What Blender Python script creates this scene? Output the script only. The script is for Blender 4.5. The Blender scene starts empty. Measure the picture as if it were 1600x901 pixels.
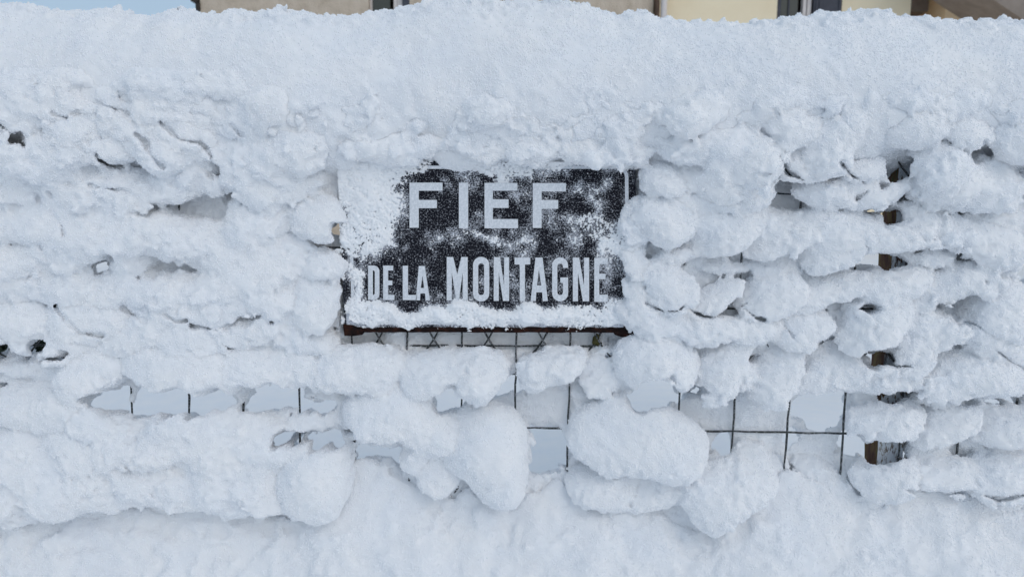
import bpy, bmesh, math, random, time
import numpy as np
from mathutils import Vector, Matrix

T0 = time.time()
random.seed(7)
sc = bpy.context.scene
COL = sc.collection

# ------------------------------------------------------------------ camera
PITCH, ROLL, DIST, FPX = math.radians(8.0), 0.0085, 1.175, 1209.0
EYE = np.array([0.0, -DIST * math.cos(PITCH), DIST * math.sin(PITCH)])
FWD = np.array([0.0, math.cos(PITCH), -math.sin(PITCH)])
_r = np.array([1.0, 0.0, 0.0]); _u = np.cross(_r, FWD)
RIGHT = _r * math.cos(ROLL) + _u * math.sin(ROLL)
UP = np.cross(RIGHT, FWD)
cam_d = bpy.data.cameras.new('camera'); cam = bpy.data.objects.new('camera', cam_d); COL.objects.link(cam)
cam_d.sensor_width = 36.0; cam_d.lens = FPX / 1600.0 * 36.0
cam_d.clip_start = 0.02; cam_d.clip_end = 5000
cam.matrix_world = Matrix(((RIGHT[0], UP[0], -FWD[0], EYE[0]), (RIGHT[1], UP[1], -FWD[1], EYE[1]),
                           (RIGHT[2], UP[2], -FWD[2], EYE[2]), (0, 0, 0, 1)))
cam_d.dof.use_dof = True; cam_d.dof.focus_distance = DIST; cam_d.dof.aperture_fstop = 8.0
sc.camera = cam

# ------------------------------------------------------------------ light
SUN_EL, SUN_AZ = math.radians(38), math.radians(145)      # azimuth from +Y, clockwise: behind the viewer, through thin cloud
world = bpy.data.worlds.new('World'); sc.world = world; world.use_nodes = True
wn = world.node_tree; bg = wn.nodes['Background']
sky = wn.nodes.new('ShaderNodeTexSky'); sky.sky_type = 'NISHITA'; sky.sun_disc = False
sky.sun_elevation = SUN_EL; sky.sun_rotation = SUN_AZ
sky.air_density = 1.0; sky.dust_density = 3.0; sky.ozone_density = 3.0
veil = wn.nodes.new('ShaderNodeMix'); veil.data_type = 'RGBA'; veil.inputs[0].default_value = 0.45      # thin even cloud over the whole sky
veil.inputs[7].default_value = (5.5, 6.9, 8.1, 1); wn.links.new(sky.outputs[0], veil.inputs[6]); wn.links.new(veil.outputs[2], bg.inputs[0]); bg.inputs[1].default_value = 0.15
sun_d = bpy.data.lights.new('sun', 'SUN'); sun_d.energy = 0.5; sun_d.angle = math.radians(115); sun_d.color = (1.0, 0.955, 0.905)
sun = bpy.data.objects.new('sun', sun_d); COL.objects.link(sun)
sd = Vector((math.sin(SUN_AZ) * math.cos(SUN_EL), math.cos(SUN_AZ) * math.cos(SUN_EL), math.sin(SUN_EL)))
sun.rotation_euler = sd.to_track_quat('Z', 'Y').to_euler()
sc.view_settings.view_transform = 'Standard'; sc.view_settings.look = 'None'
sc.view_settings.exposure = -0.48; sc.view_settings.gamma = 1.0
sc.render.engine = 'CYCLES'
sc.cycles.max_bounces = 8; sc.cycles.diffuse_bounces = 6
sc.cycles.use_denoising = True

# ------------------------------------------------------------------ projection helpers (photo pixels of 1600 x 901)
def ray(px, py):
    return FWD + RIGHT * ((px - 800.0) / FPX) + UP * ((450.5 - py) / FPX)
def P(px, py, Y=0.0):
    d = ray(px, py); t = (Y - EYE[1]) / d[1]
    return EYE + d * t
def project(X, Y, Z):
    dx, dy, dz = X - EYE[0], Y - EYE[1], Z - EYE[2]
    w = dx * FWD[0] + dy * FWD[1] + dz * FWD[2]
    return (800 + FPX * (dx * RIGHT[0] + dy * RIGHT[1] + dz * RIGHT[2]) / w,
            450.5 - FPX * (dx * UP[0] + dy * UP[1] + dz * UP[2]) / w)

# ------------------------------------------------------------------ materials
def new_mat(name):
    m = bpy.data.materials.new(name); m.use_nodes = True
    nt = m.node_tree; b = nt.nodes['Principled BSDF']
    return m, nt, b
def N(nt, t, **kw):
    n = nt.nodes.new(t)
    for k, v in kw.items():
        if k.startswith('_'): setattr(n, k[1:], v)
        else: n.inputs[k.replace('__', ' ')].default_value = v
    return n
def ramp(nt, src, stops):
    r = nt.nodes.new('ShaderNodeValToRGB'); e = r.color_ramp.elements
    while len(e) < len(stops): e.new(0.5)
    for el, (p, c) in zip(e, stops):
        el.position = p; el.color = (c[0], c[1], c[2], 1)
    nt.links.new(src, r.inputs[0]); return r
def mat_snow(name='snow', bump=0.5, scale=480, sss=0.0022):
    m, nt, b = new_mat(name)
    co = N(nt, 'ShaderNodeTexCoord')
    n1 = N(nt, 'ShaderNodeTexNoise', Scale=scale, Detail=5.0, Roughness=0.65)
    nt.links.new(co.outputs['Object'], n1.inputs['Vector'])
    bp = N(nt, 'ShaderNodeBump', Strength=bump, Distance=0.0022)
    nt.links.new(n1.outputs[0], bp.inputs['Height']); nt.links.new(bp.outputs[0], b.inputs['Normal'])
    n2 = N(nt, 'ShaderNodeTexNoise', Scale=14.0, Detail=3.0)
    nt.links.new(co.outputs['Object'], n2.inputs['Vector'])
    r = ramp(nt, n2.outputs[0], [(0.3, (0.86, 0.885, 0.92)), (0.7, (0.91, 0.915, 0.925))])
    nt.links.new(r.outputs[0], b.inputs['Base Color'])
    b.inputs['Roughness'].default_value = 1.0; b.inputs['Specular IOR Level'].default_value = 0.03
    b.inputs['Subsurface Weight'].default_value = 1.0; b.inputs['Subsurface Radius'].default_value = (1.0, 1.0, 1.0); b.inputs['Subsurface Scale'].default_value = sss
    return m
def mat_noise(name, c1, c2, scale, rough=0.8, bump=0.0, c3=None, bscale=None, dist=0.002):
    m, nt, b = new_mat(name)
    co = N(nt, 'ShaderNodeTexCoord')
    n1 = N(nt, 'ShaderNodeTexNoise', Scale=scale, Detail=6.0, Roughness=0.65)
    nt.links.new(co.outputs['Object'], n1.inputs['Vector'])
    st = [(0.35, c1), (0.65, c2)] if c3 is None else [(0.32, c1), (0.5, c2), (0.68, c3)]
    r = ramp(nt, n1.outputs[0], st); nt.links.new(r.outputs[0], b.inputs['Base Color'])
    b.inputs['Roughness'].default_value = rough
    if bump:
        n2 = N(nt, 'ShaderNodeTexNoise', Scale=bscale or scale * 3, Detail=5.0)
        nt.links.new(co.outputs['Object'], n2.inputs['Vector'])
        bp = N(nt, 'ShaderNodeBump', Strength=bump, Distance=dist)
        nt.links.new(n2.outputs[0], bp.inputs['Height']); nt.links.new(bp.outputs[0], b.inputs['Normal'])
    return m
SNOW = mat_snow()
GROUND_SNOW = mat_snow('ground_snow', 0.8, 45)
WIRE = mat_noise('green_coated_wire', (0.008, 0.014, 0.013), (0.016, 0.02, 0.02), 420, 0.5, c3=(0.42, 0.44, 0.47))
ENAMEL = mat_noise('frosted_dark_enamel', (0.004, 0.004, 0.008), (0.016, 0.017, 0.026), 420, 0.6, c3=(0.26, 0.28, 0.33))
ENAMEL.node_tree.nodes['Principled BSDF'].inputs['Specular IOR Level'].default_value = 0.12
WHITE_ENAMEL = mat_noise('pale_enamel', (0.56, 0.60, 0.64), (0.68, 0.71, 0.75), 300, 0.6, c3=(0.82, 0.84, 0.87))
RUST = mat_noise('rusty_iron', (0.005, 0.004, 0.005), (0.016, 0.008, 0.007), 90, 0.9, 0.5, c3=(0.05, 0.017, 0.010))
RUST.node_tree.nodes['Principled BSDF'].inputs['Specular IOR Level'].default_value = 0.15
PLASTER_GREY = mat_noise('grey_roughcast', (0.50, 0.41, 0.31), (0.62, 0.52, 0.41), 6.0, 0.95, 0.9, c3=(0.68, 0.58, 0.47), bscale=55, dist=0.03)
PLASTER_CREAM = mat_noise('cream_render', (0.86, 0.73, 0.51), (0.90, 0.78, 0.56), 2.5, 0.95, 0.4, bscale=80, dist=0.01)
PLASTER_WARM_LIT = mat_noise('warm_lit_cream_render', (0.82, 0.60, 0.36), (0.88, 0.66, 0.42), 2.0, 0.95, 0.4, bscale=80, dist=0.01)  # cream render with warm reflected sunlight put into its colour
PVC = mat_noise('white_window_plastic', (0.62, 0.57, 0.54), (0.70, 0.65, 0.62), 8, 0.5)
SLATE = mat_noise('slate_grey_paint', (0.035, 0.04, 0.055), (0.055, 0.06, 0.08), 10, 0.6)
DARK = mat_noise('dark_timber', (0.02, 0.014, 0.010), (0.05, 0.036, 0.028), 12, 0.8)
SOFFIT = mat_noise('grey_brown_soffit', (0.22, 0.18, 0.15), (0.30, 0.25, 0.21), 5, 0.85)
PIPE_RUST = mat_noise('rusty_downpipe_metal', (0.06, 0.035, 0.022), (0.16, 0.10, 0.065), 14, 0.8)
ROOF = mat_noise('roof_tiles', (0.20, 0.11, 0.08), (0.30, 0.17, 0.12), 9, 0.9)
LEAF = mat_noise('dark_evergreen_leaf', (0.010, 0.020, 0.010), (0.035, 0.05, 0.03), 60, 0.6)
MOSS = mat_noise('olive_moss', (0.03, 0.03, 0.010), (0.10, 0.09, 0.02), 300, 0.95, 0.5)
def mat_frosted():
    m, nt, b = new_mat('frosted_enamel_face')
    co = N(nt, 'ShaderNodeTexCoord'); at = N(nt, 'ShaderNodeAttribute', _attribute_name='frost')
    n1 = N(nt, 'ShaderNodeTexNoise', Scale=430.0, Detail=4.0, Roughness=0.7); nt.links.new(co.outputs['Object'], n1.inputs['Vector'])
    ad = N(nt, 'ShaderNodeMath', _operation='MULTIPLY_ADD'); nt.links.new(n1.outputs[0], ad.inputs[0]); ad.inputs[1].default_value = 3.2; nt.links.new(at.outputs['Fac'], ad.inputs[2])
    mr = N(nt, 'ShaderNodeMapRange'); mr.inputs[1].default_value = 1.72; mr.inputs[2].default_value = 2.55; nt.links.new(ad.outputs[0], mr.inputs[0])
    mx = N(nt, 'ShaderNodeMix', _data_type='RGBA'); nt.links.new(mr.outputs[0], mx.inputs[0])
    mx.inputs[6].default_value = (0.005, 0.005, 0.010, 1); mx.inputs[7].default_value = (0.66, 0.69, 0.75, 1)
    nt.links.new(mx.outputs[2], b.inputs['Base Color']); b.inputs['Roughness'].default_value = 0.7; b.inputs['Specular IOR Level'].default_value = 0.12
    return m
def mat_glass():
    m, nt, b = new_mat('dark_window_glass')
    b.inputs['Base Color'].default_value = (0.05, 0.055, 0.045, 1); b.inputs['Roughness'].default_value = 0.08
    return m
GLASS = mat_glass()
def mat_post():
    m, nt, b = new_mat('rusty_lichened_post')
    co = N(nt, 'ShaderNodeTexCoord')
    mp = N(nt, 'ShaderNodeMapping'); mp.inputs['Scale'].default_value = (1, 1, 0.35)
    nt.links.new(co.outputs['Object'], mp.inputs[0])
    n1 = N(nt, 'ShaderNodeTexNoise', Scale=70.0, Detail=6.0, Roughness=0.7); nt.links.new(mp.outputs[0], n1.inputs['Vector'])
    r1 = ramp(nt, n1.outputs[0], [(0.30, (0.012, 0.008, 0.006)), (0.44, (0.075, 0.027, 0.014)), (0.58, (0.13, 0.085, 0.026)), (0.7, (0.05, 0.08, 0.03))])
    n2 = N(nt, 'ShaderNodeTexNoise', Scale=190.0, Detail=5.0, Roughness=0.75); nt.links.new(mp.outputs[0], n2.inputs['Vector'])
    r2 = ramp(nt, n2.outputs[0], [(0.40, (0, 0, 0)), (0.50, (1, 1, 1))])
    g = N(nt, 'ShaderNodeNewGeometry'); sx = N(nt, 'ShaderNodeSeparateXYZ'); nt.links.new(g.outputs['True Normal'], sx.inputs[0])
    lt = N(nt, 'ShaderNodeMath', _operation='LESS_THAN'); lt.inputs[1].default_value = -0.7; nt.links.new(sx.outputs[1], lt.inputs[0])
    mu = N(nt, 'ShaderNodeMath', _operation='MULTIPLY'); nt.links.new(r2.outputs[0], mu.inputs[0]); nt.links.new(lt.outputs[0], mu.inputs[1])
    mx = N(nt, 'ShaderNodeMix', _data_type='RGBA'); nt.links.new(mu.outputs[0], mx.inputs[0]); nt.links.new(r1.outputs[0], mx.inputs[6])
    mx.inputs[7].default_value = (0.62, 0.66, 0.70, 1)
    nt.links.new(mx.outputs[2], b.inputs['Base Color']); b.inputs['Roughness'].default_value = 0.9
    bp = N(nt, 'ShaderNodeBump', Strength=0.6, Distance=0.002); nt.links.new(n1.outputs[0], bp.inputs['Height']); nt.links.new(bp.outputs[0], b.inputs['Normal'])
    return m
POST = mat_post()

# ------------------------------------------------------------------ object helpers
def tag(o, label=None, cat=None, group=None, kind=None):
    if label: o['label'] = label
    if cat: o['category'] = cat
    if group: o['group'] = group
    if kind: o['kind'] = kind
    return o
def mesh_np(name, V, F, smooth=True):
    """numpy verts (n,3), faces (m,k)"""
    V = np.asarray(V, dtype=np.float32); F = np.asarray(F, dtype=np.int32)
    me = bpy.data.meshes.new(name)
    me.vertices.add(len(V)); me.vertices.foreach_set('co', V.ravel())
    k = F.shape[1]
    me.loops.add(F.size); me.loops.foreach_set('vertex_index', F.ravel())
    me.polygons.add(len(F)); me.polygons.foreach_set('loop_start', np.arange(0, F.size, k, dtype=np.int32))
    me.polygons.foreach_set('use_smooth', np.full(len(F), smooth, dtype=bool))
    me.update(calc_edges=True)
    return me
def link(name, me, mat, parent=None, loc=None):
    o = bpy.data.objects.new(name, me); COL.objects.link(o)
    if mat is not None and hasattr(me, 'materials'): me.materials.append(mat)
    if loc is not None: o.location = loc
    if parent is not None: o.parent = parent
    return o
def empty(name, loc=(0, 0, 0)):
    o = bpy.data.objects.new(name, None); COL.objects.link(o); o.location = loc; o.empty_display_size = 0.1
    return o
def bm_obj(name, bm, mat, parent=None, smooth=False, origin=None):
    me = bpy.data.meshes.new(name)
    if origin is not None: bmesh.ops.translate(bm, verts=bm.verts, vec=-Vector(origin))
    bm.to_mesh(me); bm.free()
    if smooth: me.shade_smooth()
    o = link(name, me, mat)
    if origin is not None: o.location = origin
    if parent is not None:
        o.parent = parent
        q = parent
        while q is not None: o.location = Vector(o.location) - q.location; q = q.parent
    return o
def add_box(bm, lo, hi, bevel=0.0):
    r = bmesh.ops.create_cube(bm, size=1.0); vs = r['verts']
    for v in vs:
        v.co = Vector([lo[i] + (v.co[i] + 0.5) * (hi[i] - lo[i]) for i in range(3)])
    if bevel:
        es = list({e for v in vs for e in v.link_edges})
        bmesh.ops.bevel(bm, geom=es, offset=bevel, segments=2, affect='EDGES', profile=0.6)
def box(name, lo, hi, mat, parent=None, bevel=0.0):
    bm = bmesh.new(); add_box(bm, lo, hi, bevel); bmesh.ops.recalc_face_normals(bm, faces=bm.faces)
    return bm_obj(name, bm, mat, parent, origin=[(lo[i] + hi[i]) / 2 for i in range(3)])
def tube_mesh(name, pts, rad, sides=7, jitter=0.0):
    pts = [np.asarray(p, float) for p in pts]; n = len(pts); V = []; F = []
    for i, p in enumerate(pts):
        t = pts[min(i + 1, n - 1)] - pts[max(i - 1, 0)]; t /= np.linalg.norm(t)
        a = np.array([0, 1.0, 0]); b = np.cross(t, a); b /= np.linalg.norm(b); a = np.cross(b, t)
        r = rad * (1 + jitter * (random.random() - .5))
        for k in range(sides):
            q = 2 * math.pi * k / sides; V.append(p + r * (math.cos(q) * a + math.sin(q) * b))
    for i in range(n - 1):
        for k in range(sides):
            F.append((i * sides + k, i * sides + (k + 1) % sides, (i + 1) * sides + (k + 1) % sides, (i + 1) * sides + k))
    return mesh_np(name, np.array(V), np.array(F))
def resample(pts, n):
    pts = np.asarray(pts, float); d = np.r_[0, np.cumsum(np.linalg.norm(np.diff(pts, axis=0), axis=1))]
    s = np.linspace(0, d[-1], n); return np.stack([np.interp(s, d, pts[:, k]) for k in range(pts.shape[1])], 1)

# ------------------------------------------------------------------ noise + iso-surface
def bspl(t):
    return np.stack([(1 - t) ** 3, 3 * t ** 3 - 6 * t ** 2 + 4, -3 * t ** 3 + 3 * t ** 2 + 3 * t + 1, t ** 3], 0).astype(np.float32) / 6.0
def noise_grid(shape, h, wl, rng):
    """smooth noise of unit-ish variance on a regular grid (any dimension); wl may be a tuple"""
    wl = (wl,) * len(shape) if np.isscalar(wl) else wl
    dims = [int(n * h / w) + 6 for n, w in zip(shape, wl)]
    a = rng.standard_normal(dims).astype(np.float32)
    for ax in range(len(shape)):
        x = (np.arange(shape[ax]) * h / wl[ax] + rng.random()).astype(np.float32)
        i = x.astype(int); w = bspl(x - i); sh = [1] * len(shape); sh[ax] = -1
        out = None
        for k in range(4):
            t = np.take(a, i + k, axis=ax) * w[k].reshape(sh)
            out = t if out is None else out + t
        a = out
    return a * (1.5 ** len(shape) * 0.85)
def noise_sum(shape, h, octs, rng, billow=0.0):
    tot = np.zeros(shape, np.float32)
    for wl, amp in octs:
        base = min(wl) if not np.isscalar(wl) else wl
        if base < 1.7 * h: continue
        n = noise_grid(shape, h, wl, rng)
        if billow: n = (1 - billow) * n + billow * (0.8 - np.abs(n) * 1.6) * -1.0
        tot += amp * n
    return tot
_C = np.array([(0,0,0),(1,0,0),(0,1,0),(1,1,0),(0,0,1),(1,0,1),(0,1,1),(1,1,1)])
_E = [(0,1),(2,3),(4,5),(6,7),(0,2),(1,3),(4,6),(5,7),(0,4),(1,5),(2,6),(3,7)]
def surface_nets(f, org, h):
    s = f < 0; nx, ny, nz = f.shape
    c = np.zeros((nx-1, ny-1, nz-1), np.int8)
    for a in _C: c += s[a[0]:nx-1+a[0], a[1]:ny-1+a[1], a[2]:nz-1+a[2]]
    act = (c > 0) & (c < 8); idx = np.argwhere(act)
    vid = np.full(act.shape, -1, np.int32); vid[act] = np.arange(len(idx))
    cv = np.stack([f[idx[:,0]+a[0], idx[:,1]+a[1], idx[:,2]+a[2]] for a in _C], 1)
    acc = np.zeros((len(idx), 3), np.float32); cnt = np.zeros(len(idx), np.float32)
    for i, j in _E:
        a, b = cv[:, i], cv[:, j]; m = (a < 0) != (b < 0)
        t = np.where(m, a / np.where(m, a - b, 1), 0)[:, None]
        acc += np.where(m[:, None], _C[i] + t * (_C[j] - _C[i]), 0); cnt += m
    V = (idx + acc / cnt[:, None]) * h + np.asarray(org)
    Q = []
    # edges along x
    m = s[:-1, 1:-1, 1:-1] != s[1:, 1:-1, 1:-1]; e = np.argwhere(m); i, j, k = e.T; j = j + 1; k = k + 1
    q = np.stack([vid[i, j-1, k-1], vid[i, j, k-1], vid[i, j, k], vid[i, j-1, k]], 1); fl = ~s[i, j, k]
    q[fl] = q[fl][:, ::-1]; Q.append(q)
    m = s[1:-1, :-1, 1:-1] != s[1:-1, 1:, 1:-1]; e = np.argwhere(m); i, j, k = e.T; i = i + 1; k = k + 1
    q = np.stack([vid[i-1, j, k-1], vid[i-1, j, k], vid[i, j, k], vid[i, j, k-1]], 1); fl = ~s[i, j, k]
    q[fl] = q[fl][:, ::-1]; Q.append(q)
    m = s[1:-1, 1:-1, :-1] != s[1:-1, 1:-1, 1:]; e = np.argwhere(m); i, j, k = e.T; i = i + 1; j = j + 1
    q = np.stack([vid[i-1, j-1, k], vid[i, j-1, k], vid[i, j, k], vid[i-1, j, k]], 1); fl = ~s[i, j, k]
    q[fl] = q[fl][:, ::-1]; Q.append(q)
    return V, np.concatenate(Q)
def grid_axes(lo, hi, h):
    n = [int(math.ceil((hi[i] - lo[i]) / h)) + 1 for i in range(3)]
    ax = [(lo[i] + h * np.arange(n[i])).astype(np.float32) for i in range(3)]
    return n, ax[0][:, None, None], ax[1][None, :, None], ax[2][None, None, :]
def smin(a, b, k):
    hh = np.clip(0.5 + 0.5 * (b - a) / k, 0, 1)
    return b + (a - b) * hh - k * hh * (1 - hh)
def cap_edges(f):
    f[0] = f[-1] = 1; f[:, 0] = f[:, -1] = 1; f[:, :, 0] = f[:, :, -1] = 1
    return f

# ================================================================== LARGE STRUCTURE
GZ = -0.62                                   # garden level
def build_ground():
    def axis(a, b, fine0, fine1, st, n_far):
        core = np.arange(fine0, fine1 + st, st)
        lo = -np.geomspace(1, abs(a - fine0) + 1, n_far)[::-1] + 1 + fine0
        hi = np.geomspace(1, b - fine1 + 1, n_far) - 1 + fine1
        return np.unique(np.r_[lo, core, hi])
    xs = axis(-900, 900, -6, 6, 0.06, 26); ys = axis(-900, 900, -1.6, 9.6, 0.06, 26)
    X, Y = np.meshgrid(xs, ys, indexing='ij')
    rng = np.random.default_rng(3)
    Z = np.where(Y > 0.05, GZ, -1.25)
    t = np.clip((Y + 0.62) / 0.55, 0, 1); Z = np.where((Y <= 0.05), -1.25 + (0.60) * t * t * (3 - 2 * t), Z)
    for k in range(40):
        fx, fy = rng.normal(0, 2.2, 2); ph = rng.random() * 6.28; Z += 0.006 * np.sin(fx * X + fy * Y + ph) * np.exp(-np.hypot(X, Y) / 40)
    V = np.stack([X, Y, Z], -1).reshape(-1, 3); n, m = X.shape
    i = np.arange(n - 1)[:, None] * m + np.arange(m - 1)[None, :]
    F = np.stack([i, i + m, i + m + 1, i + 1], -1).reshape(-1, 4)
    o = link('snowy_ground', mesh_np('snowy_ground', V, F), GROUND_SNOW)
    tag(o, 'snow covered garden ground behind the fence', kind='structure')
build_ground()

BANK_TOP = [(-450, 795), (-100, 800), (0, 802), (60, 800), (110, 788), (150, 800), (210, 794), (260, 800), (300, 788), (370, 796), (430, 805), (480, 812), (530, 790), (545, 722),
            (600, 722), (640, 742), (690, 776), (725, 764), (760, 786), (795, 794), (830, 766), (870, 742), (895, 762), (935, 786), (985, 770), (1010, 790),
            (1055, 818), (1105, 826), (1150, 804), (1190, 770), (1230, 735), (1275, 745), (1320, 762), (1365, 778), (1425, 766), (1500, 772), (1555, 784), (1610, 775), (1700, 790), (2050, 790)]
def build_bank():
    h = 0.0033; lo = (-1.30, -0.42, -0.78); hi = (1.30, 0.16, -0.245)
    n, x, y, z = grid_axes(lo, hi, h)
    bt = np.array([(P(a, b)[0], P(a, b)[2]) for a, b in BANK_TOP])
    top = np.interp(x, bt[:, 0], bt[:, 1]).astype(np.float32)
    t = np.maximum(-(y + 0.012), 0)
    tx = np.interp(np.linspace(-1.5, 1.5, 1501), bt[:, 0], bt[:, 1]); kx = np.exp(-0.5 * (np.arange(-150, 151) * .002 / .07) ** 2)
    soft = np.interp(x, np.linspace(-1.5, 1.5, 1501), np.convolve(np.pad(tx, 150, mode='edge'), kx / kx.sum(), 'valid')).astype(np.float32)
    a_ = np.clip(t / 0.035, 0, 1); a_ = a_ * a_ * (3 - 2 * a_); top = top * (1 - a_) + soft * a_
    sm = top * np.exp(-(t / 0.05)) + (-0.34) * (1 - np.exp(-(t / 0.05)))     # the scalloped upper edge fades down the bank
    H = sm - 1.7 * t - np.maximum(y - 0.02, 0) * 1.1
    f = np.empty(n, np.float32); f[...] = (z - H) * 0.52
    rng = np.random.default_rng(11)
    f -= noise_sum(n, h, [((0.098, 0.13, 0.13), 0.0060), ((0.034, 0.06, 0.06), 0.0042), (0.018, 0.0032), (0.010, 0.0022), (0.0058, 0.0014)], rng, 0.3)
    f = np.maximum(f, (lo[2] + 2 * h) - z)
    cap_edges(f)
    V, F = surface_nets(f, lo, h)
    F = F[V[F[:, 0], 2] > lo[2] + 5 * h]
    o = link('snow_bank', mesh_np('snow_bank', V, F), SNOW)
    tag(o, 'lumpy snow bank heaped along the foot of the wire fence', kind='structure')
build_bank()
print('ground+bank', round(time.time() - T0, 1))

# ------------------------------------------------------------------ houses
def house():
    Y0 = 9.5
    def X(px): return P(px, 12, Y0)[0]
    def Zp(py): return P(900, py, Y0)[2]
    g = empty('grey_house', (X(670), Y0, GZ)); tag(g, 'grey roughcast house standing behind the fence', 'house')
    x0, x1 = X(313), X(1021)
    wz0, wz1 = Zp(140), Zp(-130)
    w0, w1 = X(576), X(640)
    box('wall', (x0, Y0, GZ - .3), (w0, Y0 + 6, 3.7), PLASTER_GREY, g)
    box('wall', (w1, Y0, GZ - .3), (x1, Y0 + 6, 3.7), PLASTER_GREY, g)
    box('wall', (w0, Y0, GZ - .3), (w1, Y0 + 6, wz0), PLASTER_GREY, g)
    box('wall', (w0, Y0, wz1), (w1, Y0 + 6, 3.7), PLASTER_GREY, g)
    box('wall', (w0, Y0 + .5, wz0), (w1, Y0 + 6, wz1), DARK, g)
    wf = box('window', (w0, Y0 + .12, wz0), (X(579), Y0 + .2, wz1), PVC, g)
    box('frame', (X(613.5), Y0 + .10, wz0), (X(619), Y0 + .19, wz1), PVC, wf)
    box('frame', (X(620), Y0 + .08, wz0), (X(627), Y0 + .19, wz1), PVC, wf)
    box('pane', (X(579), Y0 + .15, wz0), (X(607), Y0 + .17, wz1), GLASS, wf)
    box('shutter', (X(628), Y0 + .02, wz0), (w1, Y0 + .07, wz1), SLATE, g)
    box('window_sill', (X(572), Y0 - .06, wz0 - .07), (X(644), Y0 + .1, wz0 - .003), PLASTER_GREY, g)
    bm = bmesh.new()
    add_box(bm, (X(300), Y0 - .05, Zp(9)), (X(311), Y0 + .1, Zp(-12)), 0.015)
    add_box(bm, (X(306), Y0 - .02, Zp(22)), (X(313.5), Y0 + .08, Zp(9.5)), 0.01)
    o = bm_obj('gutter_bracket', bm, DARK, g, origin=(X(307), Y0, Zp(5)))
    bm = bmesh.new()
    zr = 3.7; ov = .4
    vs = [bm.verts.new(v) for v in [(x0 - ov, Y0 - ov, zr), (x1, Y0 - ov, zr), (x1, Y0 + 3, zr + 1.6), (x0 - ov, Y0 + 3, zr + 1.6), (x0 - ov, Y0 + 6.4, zr), (x1, Y0 + 6.4, zr)]]
    for q in ((0, 1, 2, 3), (3, 2, 5, 4), (0, 3, 4), (1, 5, 2), (0, 4, 5, 1)): bm.faces.new([vs[i] for i in q])
    bm_obj('roof', bm, ROOF, g, origin=((x0 + x1) / 2, Y0 + 3, zr))
    # downpipes at the joint of the two houses
    for nm, a, b, m in (('rusty_downpipe', 1021.5, 1029.5, PIPE_RUST), ('white_downpipe', 1031, 1041, PVC)):
        xc = (X(a) + X(b)) / 2; r = (X(b) - X(a)) / 2
        o = link(nm, tube_mesh(nm, [(0, 0, GZ - .3), (0, 0, 2), (0, 0, 3.6)], r, 12), m, g, Vector((xc, Y0 - r - .02, 0)) - g.location)
    # cream house
    c = empty('cream_house', (X(1250), Y0, GZ)); tag(c, 'cream rendered house with a dark shuttered window behind the fence', 'house')
    Yc = Y0 + .12
    xa, xb = X(1030), X(1430); w0, w1 = X(1219), X(1321)
    box('wall', (xa, Yc, GZ - .3), (w0, Yc + 6, 3.5), PLASTER_CREAM, c)
    box('wall', (w1, Yc, GZ - .3), (xb, Yc + 6, 3.5), PLASTER_CREAM, c)
    box('wall', (w0, Yc, GZ - .3), (w1, Yc + 6, wz0), PLASTER_CREAM, c)
    box('wall', (w0, Yc, wz1), (w1, Yc + 6, 3.5), PLASTER_CREAM, c)
    box('wall', (w0, Yc + .5, wz0), (w1, Yc + 6, wz1), DARK, c)
    wf = box('window', (X(1219.5), Yc + .06, wz0), (X(1227), Yc + .14, wz1), SLATE, c)
    box('pane', (X(1227), Yc + .11, wz0), (X(1256), Yc + .13, wz1), GLASS, wf)
    box('frame', (X(1240), Yc + .09, wz0), (X(1242), Yc + .108, wz1), SLATE, wf)
    box('frame', (X(1262), Yc + .05, wz0), (X(1267), Yc + .14, wz1), PVC, wf)
    box('frame', (X(1268), Yc + .03, wz0), (X(1274), Yc + .14, wz1), PVC, wf)
    sh = box('shutter', (X(1276), Yc - .02, wz0), (X(1320), Yc + .03, wz1), SLATE, c)
    for a in (1279, 1284, 1315): box('shutter_rail', (X(a), Yc - .035, wz0 + .01), (X(a + 3), Yc - .021, wz1 - .01), SLATE, sh)
    box('window_sill', (X(1214), Yc - .06, wz0 - .07), (X(1326), Yc + .1, wz0 - .003), PLASTER_CREAM, c)
    # recess, then the porch with its slanting soffit
    box('wall', (xb, Yc + 1.1, GZ - .3), (X(1500), Yc + 6, 3.5), PLASTER_CREAM, c)
    box('lintel', (xb - .3, Yc + .35, Zp(1.5)), (X(1500), Yc + 1.098, Zp(-20)), SOFFIT, c)
    box('wall', (X(1479), Yc - .1, GZ - .3), (X(2000), Yc + 6, 3.5), PLASTER_WARM_LIT, c)
    bm = bmesh.new()
    pa, pb = P(1528, -12, Yc - .9), P(1640, 62, Yc - .9)
    d = Vector((pb[0] - pa[0], 0, pb[2] - pa[2])).normalized(); nrm = Vector((-d.z, 0, d.x))
    a = Vector(pa) - d * .8; b_ = Vector(pb) + d * 1.2; vs = []
    for yy in (Yc - .95, Yc - .103):
        for p in (a, b_, b_ + nrm * .75, a + nrm * .75): vs.append(bm.verts.new((p.x, yy, p.z)))
    for q in ((0, 1, 2, 3), (7, 6, 5, 4), (0, 4, 5, 1), (1, 5, 6, 2), (2, 6, 7, 3), (3, 7, 4, 0)): bm.faces.new([vs[i] for i in q])
    bmesh.ops.recalc_face_normals(bm, faces=bm.faces)
    bm_obj('porch_canopy', bm, SOFFIT, c, origin=tuple((a + b_) / 2))
    bm = bmesh.new(); zr = 3.5
    vs = [bm.verts.new(v) for v in [(xa + .02, Yc - ov, zr), (X(2010), Yc - ov, zr), (X(2010), Yc + 3, zr + 1.6), (xa + .02, Yc + 3, zr + 1.6), (xa + .02, Yc + 6.4, zr), (X(2010), Yc + 6.4, zr)]]
    for q in ((0, 1, 2, 3), (3, 2, 5, 4), (0, 3, 4), (1, 5, 2), (0, 4, 5, 1)): bm.faces.new([vs[i] for i in q])
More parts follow.
